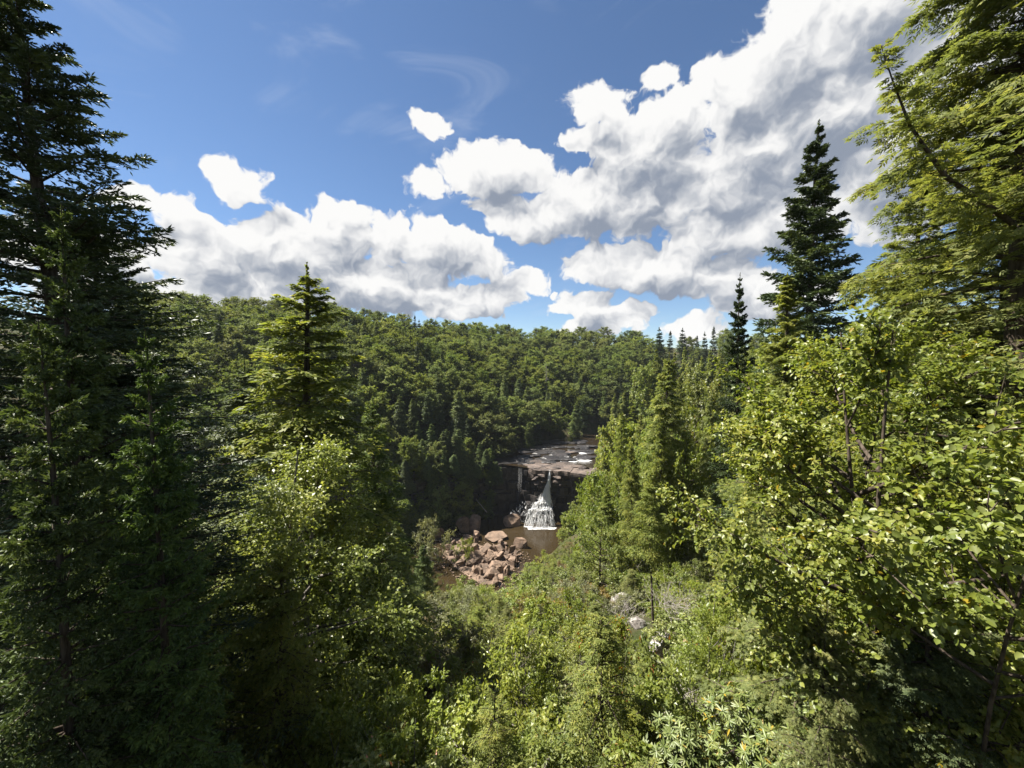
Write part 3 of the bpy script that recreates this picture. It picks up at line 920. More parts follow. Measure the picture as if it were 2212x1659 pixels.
cliff = empty('cliff', (10, 126, 0)); bpy.context.view_layer.update()
tag(cliff, 'layered sandstone cliff and ledges carrying the waterfall', kind='structure')
zs = [-1.6, 0.6, 3.4, 4.6, 7.2, 8.3, 10.6, 11.4, 13.4, 14.3, 15.8, 16.95]
rk = np.random.default_rng(5)
for k in range(len(zs) - 1):
    s = 0.0
    while s < cum[-1] - 1:
        ln = rk.uniform(3.0, 8.0) if s > 50 else rk.uniform(6, 13)
        e = min(s + ln, cum[-1])
        q = np.linspace(s + 0.03, e - 0.03, 7)
        p0 = rim(q); nb_ = rim_normal(q)
        x = p0[:, 0]; zm = 0.5 * (zs[k] + zs[k + 1])
        # recess of this layer: overhang right of the fall, stepped blocks left of it, sheer wall farther left
        over = np.interp(zm, [0, 6, 10, 13, 15, 16.5], [4.8, 4.2, 3.4, 1.8, 0.6, -0.6])
        stepb = np.interp(zm, [0, 4, 7, 9, 12, 14, 16.5], [-1.0, 0.0, 1.6, 2.6, 2.2, 0.6, 0.2])
        wall = np.interp(zm, [0, 3, 8, 16], [-1.0, 0.0, 0.6, 1.6])
        rec = np.where(x > 13.5, over, np.where(x > 4.5, stepb, wall)) + rk.normal(0, 0.6) + rk.normal(0, 0.22, 7)
        if x.mean() > 24:
            rec = rec + 1.0
        f = p0 + nb_ * rec[:, None]; b = p0 + nb_ * (rec.min() + 9.0)
        z0 = zs[k] - 0.2 - abs(rk.normal(0, 0.25)); z1 = zs[k + 1] - 0.06 + (rk.normal(0, 0.07) if k > 8 else rk.normal(0, 0.3))
        lip = rk.uniform(0.0, 0.18)
        ctr = np.array([f[3, 0], f[3, 1], zm])
        V = np.concatenate([np.column_stack([f + nb_ * lip, np.full(7, z0)]), np.column_stack([f, z0 + (z1 - z0) * rk.uniform(0.3, 0.8, 7)]),
                            np.column_stack([f + nb_ * lip * 0.7, z1 + rk.normal(0, 0.05, 7)]), np.column_stack([b, np.full(7, z1)]), np.column_stack([b, np.full(7, z0)])]) - ctr
        F = []
        for a in range(6):
            for row in range(5):
                r2 = (row + 1) % 5
                F.append((row * 7 + a, row * 7 + a + 1, r2 * 7 + a + 1, r2 * 7 + a))
        F += [tuple(row * 7 for row in range(5))[::-1], tuple(row * 7 + 6 for row in range(5))]
        dry = (x.mean() > 4.5 and zm > 12.5) or (x.mean() > 15 and zm > 14)  # lower and left slabs get the colour darkened for shade as well as wet
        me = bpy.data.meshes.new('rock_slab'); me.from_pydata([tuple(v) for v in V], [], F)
        me.materials.append(M['ledge' if dry else 'wet_shaded_rock']); me.update()
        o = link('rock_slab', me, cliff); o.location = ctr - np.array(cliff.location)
        s = e

# flat slabs of the upper river bed
SLAB = [rock_mesh('flat_rock', 130 + i, 'ledge', n=20, squash=0.3) for i in range(4)]
SLABD = [rock_mesh('flat_rock', 140 + i, 'wet_shaded_rock', n=20, squash=0.3) for i in range(3)]
spots = [(1170, 998, 60, 1), (1215, 1003, 62, 1), (1245, 1008, 40, 1), (1190, 990, 52, 0), (1150, 985, 44, 0), (1225, 992, 46, 0), (1208, 984, 54, 0), (1180, 975, 46, 0), (1232, 978, 34, 1),
         (1160, 968, 42, 0), (1205, 966, 40, 0), (1240, 966, 36, 0), (1262, 1012, 30, 1), (1130, 992, 36, 0), (1195, 1012, 46, 1), (1255, 958, 30, 0), (1222, 957, 30, 0)]
for _ in range(46):
    spots.append((rng.uniform(1125, 1275), rng.uniform(950, 1002), rng.uniform(22, 52), 0))
for i, (x, y, w, dry) in enumerate(spots):
    p = ray_plane(x, y, 16.8); s = w / F_PX * p[1] / 2
    o = link('flat_rock', (SLAB if dry else SLABD)[i % 3])
    o.location = (p[0], p[1], 16.75); o.scale = (s, s * 0.62, rng.uniform(0.45, 1.0)); o.rotation_euler = (rng.normal(0, 0.04), rng.normal(0, 0.04), rng.normal(0, 0.3))
    tag(o, 'pale sunlit flat rock on the brink of the falls' if dry else 'dark wet flat rock in the shallow river above the falls', 'rock', 'flat rocks of the upper river bed')


# lit blocks stepping down beside the lip of the fall
BLOCK = [rock_mesh('ledge_block', 190 + i, 'ledge', n=18, squash=0.22) for i in range(3)]
for i, (x, y, z, sx, sz) in enumerate([(7.6, 124.9, 14.2, 1.5, 0.8), (9.6, 124.7, 15.2, 1.6, 0.6), (8.4, 124.6, 12.9, 1.2, 0.7), (10.3, 124.5, 13.4, 1.2, 0.8), (9.2, 124.6, 11.6, 0.9, 0.6),
                                       (14.6, 124.0, 13.6, 1.3, 0.6), (15.6, 123.8, 12.6, 1.1, 0.5), (14.8, 124.2, 14.8, 1.7, 0.6)]):
    o = link('ledge_block', BLOCK[i % 3]); o.location = (x, y, z); o.scale = (sx, 1.1, sz); o.rotation_euler = (rng.normal(0, 0.08), rng.normal(0, 0.08), rng.normal(0, 0.35))
    tag(o, 'jutting block in the ledges %s the lip of the waterfall' % ('left of' if x < 12 else 'right of'), 'rock', 'blocks beside the lip of the fall')


def ribbons(name, paths, widths, parent=None):
    V, F, n = [], [], 0
    for P, w in zip(paths, widths):
        P = np.asarray(P); m = len(P)
        wv = np.zeros_like(P); wv[:, 0] = w * (1 - 0.5 * np.linspace(-1, 1, m) ** 2); wv[:, 1] = wv[:, 0] * random.uniform(0.0, 1.3)
        V.append(np.concatenate([P - wv / 2, P + wv / 2]))
        i = np.arange(m - 1)
        F.append(np.stack([i, i + 1, i + 1 + m, i + m], 1) + n); n += 2 * m
    return link(name, mesh_np(name, np.concatenate(V), np.concatenate(F), M['foam']), parent)


def fall_point(u, z, dy=0.0):
    """main fall: a narrow chute that widens over steps"""
    lo = np.interp(z, [0, 0.7, 5.0, 5.3, 6.9, 7.1, 8.6, 10, 12.5, 14, 17], [3.8, 4.2, 5.2, 6.3, 7.0, 8.3, 9.0, 9.8, 11.2, 11.7, 12.1])
    hi = np.interp(z, [0, 0.7, 6.9, 8.6, 13.1, 17], [13.8, 13.5, 12.9, 12.7, 12.6, 13.0])
    c, h = 0.5 * (lo + hi), 0.5 * (hi - lo)
    yy = np.interp(z, [0, 3.4, 3.6, 5.6, 5.9, 8, 11, 15, 17], [119.6, 120.8, 121.0, 122.2, 122.9, 123.6, 124.4, 124.9, 125.5])
    return np.stack([c + u * h, yy + 0.5 * u * u + dy, z], -1)


fall = empty('waterfall', (9, 121, 0)); bpy.context.view_layer.update()
tag(fall, 'white waterfall plunging over the cliff and fanning over steps into the pool', kind='structure')
rw = np.random.default_rng(9); UPV = np.array([0, 0, 1.0])


def strands(streams, z_hi, z_lo, n, spread, wlo, whi, len_lo, len_hi):
    """water gathers in a few streams with dark rock showing between them"""
    paths, ws = [], []
    for _ in range(n):
        u = streams[rw.integers(len(streams))] + rw.normal(0, spread)
        a = rw.uniform(z_lo, z_hi); ln = rw.uniform(len_lo, len_hi)
        z = np.linspace(min(a + ln / 2, 17.0), max(a - ln / 2, 0.05), 7)
        uu = np.clip(u, -1.05, 1.05) + 0.05 * np.sin(z * 0.9 + u * 9) + np.cumsum(rw.normal(0, 0.012, 7))
        paths.append(fall_point(uu, z, -rw.uniform(0.0, 0.5)) - np.array([9, 121, 0])); ws.append(rw.uniform(wlo, whi))
    return paths, ws


pa, wa = strands([0.0, 0.4, -0.4], 16.6, 11.0, 80, 0.25, 0.12, 0.30, 2, 5)
ribbons('upper_chute', pa, wa, fall)
pa, wa = strands([0.75, 0.5, 0.3, -0.1, -0.6], 12.5, 5.5, 190, 0.14, 0.04, 0.15, 1.2, 3.8)
ribbons('middle_fan', pa, wa, fall)
pa, wa = strands([-0.92, -0.6, -0.2, 0.15, 0.45, 0.85], 5.8, 0.4, 240, 0.10, 0.04, 0.16, 1.0, 3.4)
ribbons('lower_cascade', pa, wa, fall)
pa, wa = strands([-0.6, 0.1, 0.6], 15.5, 6.5, 34, 0.16, 0.2, 0.42, 2.0, 4.5)
ribbons('veil', pa, wa, fall)
pa, wa = [], []
for _ in range(60):
    zz = rw.choice([7.0, 5.2, 5.1]) + rw.normal(0, 0.18); u = rw.uniform(-1, 1)
    pa.append(np.array([fall_point(u + rw.normal(0, 0.02), z, -0.55) - np.array([9, 121, 0]) for z in np.linspace(zz + 0.14, zz - 0.2, 3)])); wa.append(rw.uniform(0.2, 0.6))
ribbons('step_foam', pa, wa, fall)
zz = rw.uniform(0.2, 12.5, 900); st = np.array([-0.92, -0.6, -0.2, 0.15, 0.45, 0.85])
uu = st[rw.integers(6, size=900)] + rw.normal(0, 0.16, 900)
sp = fall_point(uu, zz, -0.5) + rw.normal(0, 0.16, (900, 3)) - np.array([9, 121, 0])
link('spray', leaf_mesh('spray', sp, rw.normal(size=(900, 3)) - UPV * 1.4, rw.normal(size=(900, 3)) + np.array([-0.6, 0.0, 0.8]), rw.uniform(0.12, 0.36, 900), rw.uniform(0.05, 0.14, 900), M['foam'], rw.random(900)), fall)
side = empty('side_cascade', (3, 124, 0)); bpy.context.view_layer.update()
tag(side, 'broken white trickles over black wet rock left of the main fall', kind='structure')
pa, wa = [], []
for _ in range(90):
    x = rw.uniform(-0.8, 6.5); top = rw.uniform(0.7, 2.0 + 4.8 * np.clip((x + 2) / 6, 0.1, 1)); z = np.linspace(top, top - rw.uniform(0.25, 1.0), 4)
    y = 126.4 - 0.10 * (x - 2) - (7 - z) * 0.42 + rw.normal(0, 0.2)
    pa.append(np.stack([x + rw.normal(0, 0.1, 4) - 3, y - 124, z], -1)); wa.append(rw.uniform(0.10, 0.34))
ribbons('trickle', pa, wa, side)
thin = empty('thin_fall', (3, 129, 17)); bpy.context.view_layer.update()
tag(thin, 'faint thin veil of water in the dark recess left of the main fall', kind='structure')
pa = [np.stack([np.full(6, x) - 3 + rw.normal(0, 0.03, 6) - 0.25 * np.linspace(0, 1, 6) ** 2, np.full(6, -1.2) - 0.5 * np.linspace(0, 1, 6), -np.linspace(0, rw.uniform(4, 9), 6)], -1) for x in rw.uniform(2.2, 3.4, 6)]
ribbons('strand', pa, [0.022] * 6, thin)

# steps of black rock that the cascade runs over
STEP = [rock_mesh('wet_boulder', 160 + i, 'wet_shaded_rock', n=18, squash=0.3) for i in range(4)]
for i, (x, y, z, sx, sz) in enumerate([(-1.5, 126.0, 0.6, 2.2, 1.6), (1.6, 125.6, 1.2, 2.4, 2.2), (4.6, 124.8, 1.6, 2.6, 2.6), (8.0, 124.4, 1.5, 3.2, 2.3), (12.2, 124.6, 1.2, 2.8, 2.2), (2.8, 127.0, 3.2, 2.2, 2.0),
                                       (5.8, 126.4, 4.2, 2.2, 1.9), (9.6, 126.0, 4.2, 2.8, 2.0), (12.6, 126.0, 6.4, 2.4, 2.6)]):
    o = link('wet_boulder', STEP[i % 4]); o.location = (x, y, z); o.scale = (sx, 1.7, sz); o.rotation_euler = (0, 0, rng.uniform(0, 6.28))
    tag(o, 'black wet boulder in the steps under the cascade', 'boulder', 'wet boulders under the falls')


def blob_sheet(name, cx, cy, rx, ry, z, seed, mat):
    r = np.random.default_rng(seed); a = np.linspace(0, 2 * math.pi, 40, endpoint=False)
    k = 1 + 0.16 * np.sin(a * 3 + seed) + 0.12 * np.sin(a * 7 + 2 * seed) + r.normal(0, 0.06, 40)
    return sheet(name, list(zip(cx + rx * k * np.cos(a), cy + ry * k * np.sin(a))), z, mat)


for i, (fx, fy, fr) in enumerate([(7.2, 119.2, 2.2), (10.4, 119.5, 2.6), (12.6, 119.2, 1.6), (5.2, 120.2, 1.2)]):
    tag(blob_sheet('foam', fx, fy, fr, fr * 0.45, 0.03 + 0.012 * i, 3 + i, M['foam']), 'white foam spreading at the foot of the waterfall', kind='stuff')
for i, (x, y, w, d_) in enumerate([(1252, 988, 26, 1.2), (1238, 998, 20, 0.5), (1262, 996, 30, 1.0), (1258, 980, 16, 0.9), (1246, 992, 18, 0.4)]):
    p = ray_plane(x, y, 16.9)
    tag(blob_sheet('rapids', p[0], p[1], w / F_PX * p[1] / 2, d_ * 1.4, 17.0 + 0.02 * i, 11 + i, M['foam']), 'white rapids in the river just above the falls', kind='stuff')

# pole leaning on the dark cliff
tb = Tubes(); a, b = at(1028, 1078, 122), at(1052, 1107, 119.5)
tb.add(np.linspace(b, a, 5) - b, np.linspace(0.11, 0.06, 5), 6)
o = link('fallen_log', tb.mesh('fallen_log', M['deadwood']), None, b)
tag(o, 'thin bare fallen trunk leaning against the shaded cliff left of the falls', 'log')

# ------------------------------------------------------------------ forest of the far hillside
VIEW = [(745, 600), (800, 790), (850, 930), (900, 1080), (935, 1160), (960, 1205), (1000, 1225), (1080, 1276), (1142, 1205), (1178, 1150), (1208, 1105), (1242, 1060), (1268, 1000), (1278, 930), (1312, 850), (1400, 738), (1425, 600)]


def jitter_grid(x0, x1, y0, y1, sp, r):
    X, Y = np.meshgrid(np.arange(x0, x1, sp), np.arange(y0, y1, sp * 0.9))
    X = X + (np.arange(len(X)) % 2)[:, None] * sp / 2
    P = np.stack([X.ravel(), Y.ravel()], 1)
    return P + r.uniform(-0.38, 0.38, P.shape) * sp


rf = np.random.default_rng(21)
P = jitter_grid(-270, 260, 100, 420, 7.9, rf)
sf = -signed_dist(P, FAR); z = terrain(P[:, 0], P[:, 1])
q = project(np.column_stack([P, z + 14]))
ok = (sf > 1.2) & (sf < 215) & (q[:, 0] > 270) & (q[:, 0] < 1800) & (q[:, 1] > 500)
P, z, sf, q = P[ok], z[ok], sf[ok], q[ok]
kinds = {'round': 0, 'hemlock': 0, 'spruce': 0}
LBL = {
    'round': ('rounded broadleaf tree of the far hillside forest', 'broadleaf_tree', 'broadleaf trees of the far hillside'),
    'hemlock': ('dark feathery hemlock of the far hillside forest', 'hemlock_tree', 'hemlocks of the far hillside'),
    'spruce': ('narrow dark spruce of the far hillside forest', 'spruce_tree', 'spruces of the far hillside'),
}


def zone(text, x, y, s_):
    q = project(np.array([[x, y, terrain(np.array([x]), np.array([y]))[0]]]))[0, 0]
    a = 'at its foot' if s_ < 28 else 'halfway up' if s_ < 75 else 'near its crest'
    b = 'behind the left conifers' if q < 740 else 'left of the falls' if q < 1100 else 'above the falls' if q < 1290 else 'right of the falls'
    return '%s, %s, %s' % (text, a, b)


# hide test: a tree whose top is lower in the picture than two nearer tree tops around it is not seen
order = np.argsort(P[:, 1] ** 2 + P[:, 0] ** 2)
hor = np.full(2300, 5000.0)
for i in order:
    x, y = P[i]; s_ = sf[i]
    noisek = math.sin(x * 0.045 + 2) + math.cos(y * 0.05 + x * 0.02)
    u = rf.random()
    if s_ < 30:
        kd = 'hemlock' if u < 0.55 else ('spruce' if u < 0.60 else 'round')
    else:
        pr = 0.72 + 0.14 * noisek + (0.2 if x > -10 else 0)
        kd = 'round' if u < pr or s_ > 80 and u < 0.94 else ('hemlock' if u < pr + (1 - pr) * 0.86 else 'spruce')
    h = {'round': rf.uniform(12, 17.5), 'hemlock': rf.uniform(12, 19), 'spruce': rf.uniform(13, 20)}[kd]
    d = math.hypot(x, y)
    top = project(np.array([[x, y, z[i] + h]]))[0]
    half = int(max(3, 2.5 / d * F_PX)); c = int(top[0])
    a, b = max(0, c - half), min(2299, c + half)
    seen = np.mean(hor[a:b] > top[1] + 1.0)
    if seen < 0.34:
        continue
    k = max(a, c - half // 2); m = min(b, c + half // 2)
    hor[k:m + 1] = np.minimum(hor[k:m + 1], top[1] + 0.25 * h / d * F_PX)
    kinds[kd] += 1
    lb = LBL[kd]
    v = {'round': 4, 'hemlock': 3, 'spruce': 2}[kd]
    plant('far_%s%d' % (kd, rf.integers(v)), lb[1], (x, y, z[i] - 0.3), h, zone(lb[0], x, y, s_), 'tree', lb[2], radius=h * {'round': 0.43, 'hemlock': 0.235, 'spruce': 0.165}[kd] * rf.uniform(0.85, 1.2),
          parts=('trunk', 'crown'), n=rf)
print('far trees', kinds)

# singled-out trees of the far side
grow('mid_round0', 'broadleaf_tree', 1010, 915, 152, 'pale sunlit yellow green tree alone in the dark forest above the cliff', 'tree', half_px=26, leafmat='maple')
snag_top = at(1180, 785, 205)
tb = Tubes(); gz = ground_z(snag_top[0], snag_top[1])
hs = snag_top[2] - gz
tb.add([(0, 0, 0), (0.1, 0, hs * 0.5), (0, 0, hs)], [0.25, 0.16, 0.04], 6)
for k in range(26):
    hh = hs * (0.45 + 0.53 * k / 26); a = k * 2.4; ln = 2.6 * (1.05 - k / 26)
    tb.add([(0, 0, hh), (math.cos(a) * ln * 0.6, math.sin(a) * ln * 0.6, hh + 0.05), (math.cos(a) * ln, math.sin(a) * ln, hh - 0.15)], [0.07, 0.05, 0.02], 4)
tag(link('dead_tree', tb.mesh('dead_tree', M['deadwood']), None, (snag_top[0], snag_top[1], gz)), 'bare grey dead conifer with short limbs among the far hillside trees', 'tree')
for i, (px, py, dp, hp, lab) in enumerate([(1425, 706, 255, 20, 'leftmost of the small spruces standing on the skyline right of the gorge'),
                                           (1448, 714, 270, 14, 'slim small spruce between two wider ones on the skyline right of the gorge'),
                                           (1474, 708, 260, 20, 'broad small spruce, third from the gorge on the skyline'),
                                           (1505, 724, 275, 12, 'tiny spruce tip in the dip of the right skyline'),
                                           (1522, 716, 255, 15, 'small spruce just left of the tallest right skyline spruce'),
                                           (1541, 704, 250, 17, 'rightmost small spruce on the skyline, next to the near hemlock')]):
    o = grow('far_spruce%d' % (i % 2), 'spruce_tree', px, py, dp, lab, 'tree', half_px=hp)

# ------------------------------------------------------------------ overlook side: trees of the right bank
rr = np.random.default_rng(33)


def clear_of_view(key, loc, height, radius):
    """true when the plant would not cover the open view of falls, pool and far hillside"""
    a = np.linspace(0, 2 * math.pi, 10, endpoint=False)
    lv = []
    for t in (0.35, 0.6, 0.85, 1.0):
        rr_ = radius * (1.0 if t < 0.7 else (0.7 if t < 0.9 else 0.15))
        lv.append(np.stack([loc[0] + rr_ * np.cos(a), loc[1] + rr_ * np.sin(a), np.full(10, loc[2] + height * t)], 1))
    return not inside(project(np.concatenate(lv)), VIEW).any()


def fit(key, loc, height, radius, lo=0.45):
    s = 1.0
    while s > lo:
        if clear_of_view(key, loc, height * s, radius * max(s, 0.6)):
            return s
        s -= 0.08
    return None


def bank(text, d, px):
    a = 'near' if d < 50 else 'middle' if d < 90 else 'far'
    b = 'beside the open slope' if px < 1450 else 'below the dark spruce spire' if px < 1800 else 'behind the bright broad-leaved tree'
    return '%s on the %s stretch of the right bank, %s' % (text, a, b)


P = jitter_grid(6, 130, 30, 165, 6.4, rr)
sn = signed_dist(P, NEAR); z = terrain(P[:, 0], P[:, 1]); q = project(np.column_stack([P, z + 8]))
ok = (sn > 2.5) & (sn < 110) & (q[:, 0] > 1120) & (q[:, 0] < 2260)
hor[:] = 5000
P, z = P[ok], z[ok]
for i in np.argsort(np.hypot(P[:, 0], P[:, 1])):
    x, y = P[i]; d = math.hypot(x, y); px = project(np.array([[x, y, z[i]]]))[0, 0]
    # the open brushy strip straight below the overlook carries shrubs only
    if px < np.interp(y, [30, 60, 90, 120], [1560, 1430, 1270, 1180]):
        continue
    hem = rr.random() < 0.62
    h = rr.uniform(10, 16) if hem else rr.uniform(8, 12.5)
    rad = h * (0.27 if hem else 0.34) * rr.uniform(0.9, 1.15)
    s_ = fit(None, (x, y, z[i]), h, rad)
    if s_ is None:
        continue
    h *= s_; rad *= max(s_, 0.6)
    top = project(np.array([[x, y, z[i] + h]]))[0]
    half = max(3, int(2.0 / d * F_PX)); c = int(np.clip(top[0], 0, 2290)); a, b = max(0, c - half), min(2299, c + half)
    if b <= a or np.mean(hor[a:b] > top[1] + 2) < 0.30:
        continue
    hor[a:b] = np.minimum(hor[a:b], top[1] + 0.3 * h / d * F_PX)
    far_ = d > 75
    if hem:
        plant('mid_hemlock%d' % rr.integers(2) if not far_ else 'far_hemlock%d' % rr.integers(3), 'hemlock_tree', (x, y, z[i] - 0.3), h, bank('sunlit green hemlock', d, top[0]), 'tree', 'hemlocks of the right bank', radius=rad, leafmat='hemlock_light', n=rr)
    else:
        plant('mid_round%d' % rr.integers(3) if not far_ else 'far_round%d' % rr.integers(4), 'broadleaf_tree', (x, y, z[i] - 0.3), h, bank('leafy green tree', d, top[0]), 'tree', 'broadleaf trees of the right bank', radius=rad, leafmat='shrub', n=rr)

# the sunlit wall of trees that comes down the right bank to the falls
for row, dp in enumerate((128, 112, 97, 84, 72, 61, 51, 42)):
    px = 1292.0 + rr.uniform(0, 20)
    while px < 1720:
        hem = rr.random() < 0.55
        half = (2.7 if hem else 3.2) / dp * F_PX * rr.uniform(0.85, 1.2)
        ty = np.interp(px - 0.3 * half, [1262, 1278, 1312, 1400, 1480, 1560, 1650, 1750], [1000, 940, 858, 748, 734, 738, 715, 660]) + rr.uniform(0, 34) + row * rr.uniform(8, 30)
        t_ = at(px, ty, dp); gz = ground_z(t_[0], t_[1]); h = t_[2] - gz
        if 4 < h < 30 and signed_dist(np.array([[t_[0], t_[1]]]), NEAR)[0] > 2:
            s_ = fit(None, (t_[0], t_[1], gz), h, half * dp / F_PX, 0.5)
            if s_ is not None:
                far_ = dp > 80
                key = ('far_hemlock%d' % rr.integers(3) if far_ else 'mid_hemlock%d' % rr.integers(2)) if hem else ('far_round%d' % rr.integers(4) if far_ else 'mid_round%d' % rr.integers(3))
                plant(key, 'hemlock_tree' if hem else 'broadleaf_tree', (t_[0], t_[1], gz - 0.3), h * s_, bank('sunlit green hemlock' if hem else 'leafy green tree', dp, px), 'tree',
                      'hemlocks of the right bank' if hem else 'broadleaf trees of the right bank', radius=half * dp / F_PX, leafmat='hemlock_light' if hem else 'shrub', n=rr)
        px += half * rr.uniform(0.9, 1.5)

# left bank below the near conifers
P = jitter_grid(-70, 0, 17, 80, 5.2, rr)
sn = signed_dist(P, NEAR); z = terrain(P[:, 0], P[:, 1]); q = project(np.column_stack([P, z + 5]))
ok = (sn > 2) & (q[:, 0] > -120) & (q[:, 0] < 960)
for (x, y), zz in zip(P[ok], z[ok]):
    px = project(np.array([[x, y, zz]]))[0, 0]
    if px > np.interp(y, [17, 40, 60, 90], [700, 880, 930, 950]):
        continue
    hem = rr.random() < 0.65
    h = rr.uniform(8, 14) if px > 620 else rr.uniform(6, 10)
    rad = h * (0.27 if hem else 0.33)
    s_ = fit(None, (x, y, zz), h, rad)
    if s_ is None:
        continue
    h *= s_; rad *= max(s_, 0.6)
    if hem:
        plant('mid_hemlock%d' % rr.integers(2), 'hemlock_tree', (x, y, zz - 0.3), h, 'green hemlock on the left bank partly hidden behind the big spruces', 'tree', 'hemlocks of the left bank', radius=rad, n=rr)
    else:
        plant('mid_round%d' % rr.integers(3), 'broadleaf_tree', (x, y, zz - 0.3), h, 'leafy tree on the left bank partly hidden behind the big spruces', 'tree', 'broadleaf trees of the left bank', radius=rad, leafmat='shrub', n=rr)

# ------------------------------------------------------------------ brush of the open slope
rs = np.random.default_rng(44)
P = np.concatenate([jitter_grid(-30, 40, 16, 92, 2.2, rs), jitter_grid(-12, 18, 8, 17, 1.5, rs)])
sn = signed_dist(P, NEAR); z = terrain(P[:, 0], P[:, 1]); q = project(np.column_stack([P, z + 1]))
ok = (sn > 0.6) & (q[:, 0] > 640) & (q[:, 0] < 1640) & (q[:, 1] < 1900) & (q[:, 1] > 1080)
P, z, q = P[ok], z[ok], q[ok]
# nearer the overlook the plants stand out singly; far ones thin out
keep = rs.random(len(P)) < np.interp(P[:, 1], [9, 30, 60, 92], [1.0, 0.85, 0.62, 0.55])
SL = {
    'shrub': ('green leafy shrub in the thicket filling the open slope below the overlook', 'shrub', 'green shrubs of the open slope'),
    'grey': ('grey green leafy shrub in the thicket of the open slope', 'shrub', 'grey green shrubs of the open slope'),
    'maple': ('pale bright green broad-leaved shrub in the thicket of the open slope', 'shrub', 'bright broad-leaved shrubs of the open slope'),
    'sapling': ('feathery light green hemlock sapling in the thicket of the open slope', 'sapling', 'hemlock saplings of the open slope'),
    'yellow': ('yellowing shrub in the thicket of the open slope', 'shrub', 'yellowing shrubs of the open slope'),
    'rust': ('brownish half-dry shrub in the thicket of the open slope', 'shrub', 'brownish shrubs of the open slope'),
}
# a strip of bare rock and dead twigs runs down the right part of the slope
CLEAR = [(1290, 1270), (1400, 1270), (1475, 1360), (1560, 1530), (1420, 1560), (1370, 1430)]
cnt = 0
for (x, y), zz, pq in zip(P[keep], z[keep], q[keep]):
    if pq[0] > np.interp(y, [9, 40, 90], [1640, 1540, 1300]) or pq[0] < np.interp(y, [9, 25, 60, 92], [640, 800, 900, 930]):
        continue
    if inside(pq, CLEAR)[0] and y < 34:
        continue
    u = rs.random(); w_ = math.sin(x * 0.4 + 1) + math.cos(y * 0.21 + x * 0.15)
    kd = 'shrub' if u < 0.42 + 0.1 * w_ else 'grey' if u < 0.58 else 'sapling' if u < 0.74 else 'maple' if u < 0.90 else 'yellow' if u < 0.96 else 'rust'
    if y < 16 and kd in ('grey', 'rust'):
        kd = 'maple' if rs.random() < 0.6 else 'sapling'
    h = rs.uniform(1.8, 3.6) * (1.25 if kd == 'sapling' else 1.0)
    key = {'shrub': 'shrub%d' % rs.integers(3), 'grey': 'shrub%d' % rs.integers(3), 'yellow': 'shrub%d' % rs.integers(3), 'rust': 'shrub%d' % rs.integers(3), 'maple': 'maple_shrub%d' % rs.integers(2), 'sapling': 'sapling%d' % rs.integers(2)}[kd]
    rad = h * (0.36 if kd == 'sapling' else 0.56) * rs.uniform(0.85, 1.25)
    s_ = fit(None, (x, y, zz), h, rad, 0.3)
    if s_ is None:
        continue
    lb = SL[kd]
    a = 'at its foot' if y > 62 else 'halfway down' if y > 30 else 'in its upper part' if y > 16 else 'nearest to the overlook'
    b = 'left side' if pq[0] < 1000 else 'middle' if pq[0] < 1280 else 'right side'
    text = lb[0].split(' in the thicket')[0] + ' on the open slope, %s, %s' % (a, b)
    plant(key, lb[1], (x, y, zz - 0.15), h * s_, text, 'shrub' if lb[1] == 'shrub' else 'sapling', lb[2], radius=rad * max(s_, 0.7),
          leafmat={'grey': 'grey_shrub', 'yellow': 'yellow_shrub', 'rust': 'rust_shrub'}.get(kd), parts=('stem', 'foliage'), tilt=(rs.normal(0, 0.08), rs.normal(0, 0.08)), n=rs)
    cnt += 1
print('slope shrubs', cnt)

# shaded hemlocks standing at the foot of the cliff left of the pool
for k in range(26):
    s_ = 26 + 36 * (k + rr.random()) / 26; p_ = rim(np.array([s_]))[0] - rim_normal(np.array([s_]))[0] * rr.uniform(0.5, 2.5)
    hh = rr.uniform(9, 16) if s_ < 52 else rr.uniform(4.5, 8)
    plant('far_hemlock%d' % rr.integers(3) if k % 3 else 'far_round%d' % rr.integers(4), 'hemlock_tree' if k % 3 else 'broadleaf_tree', (p_[0], p_[1], -0.6), hh,
          'shaded tree at the foot of the dark cliff left of the pool', 'tree', 'trees at the foot of the cliff', radius=hh * 0.3, n=rr)

# trees crowding the rim of the cliff
for k in range(44):
    s_ = rr.uniform(18, 68); p_ = rim(np.array([s_]))[0] + rim_normal(np.array([s_]))[0] * rr.uniform(1.6, 9.0)
    hem = rr.random() < 0.6; hh = rr.uniform(8, 14) if s_ < 60 else rr.uniform(4, 8)
    plant('far_hemlock%d' % rr.integers(3) if hem else 'far_round%d' % rr.integers(4), 'hemlock_tree' if hem else 'broadleaf_tree', (p_[0], p_[1], 16.6), hh,
          'dark %s crowding the rim of the cliff left of the falls' % ('hemlock' if hem else 'leafy tree'), 'tree', 'trees on the cliff rim', radius=hh * 0.3, n=rr)

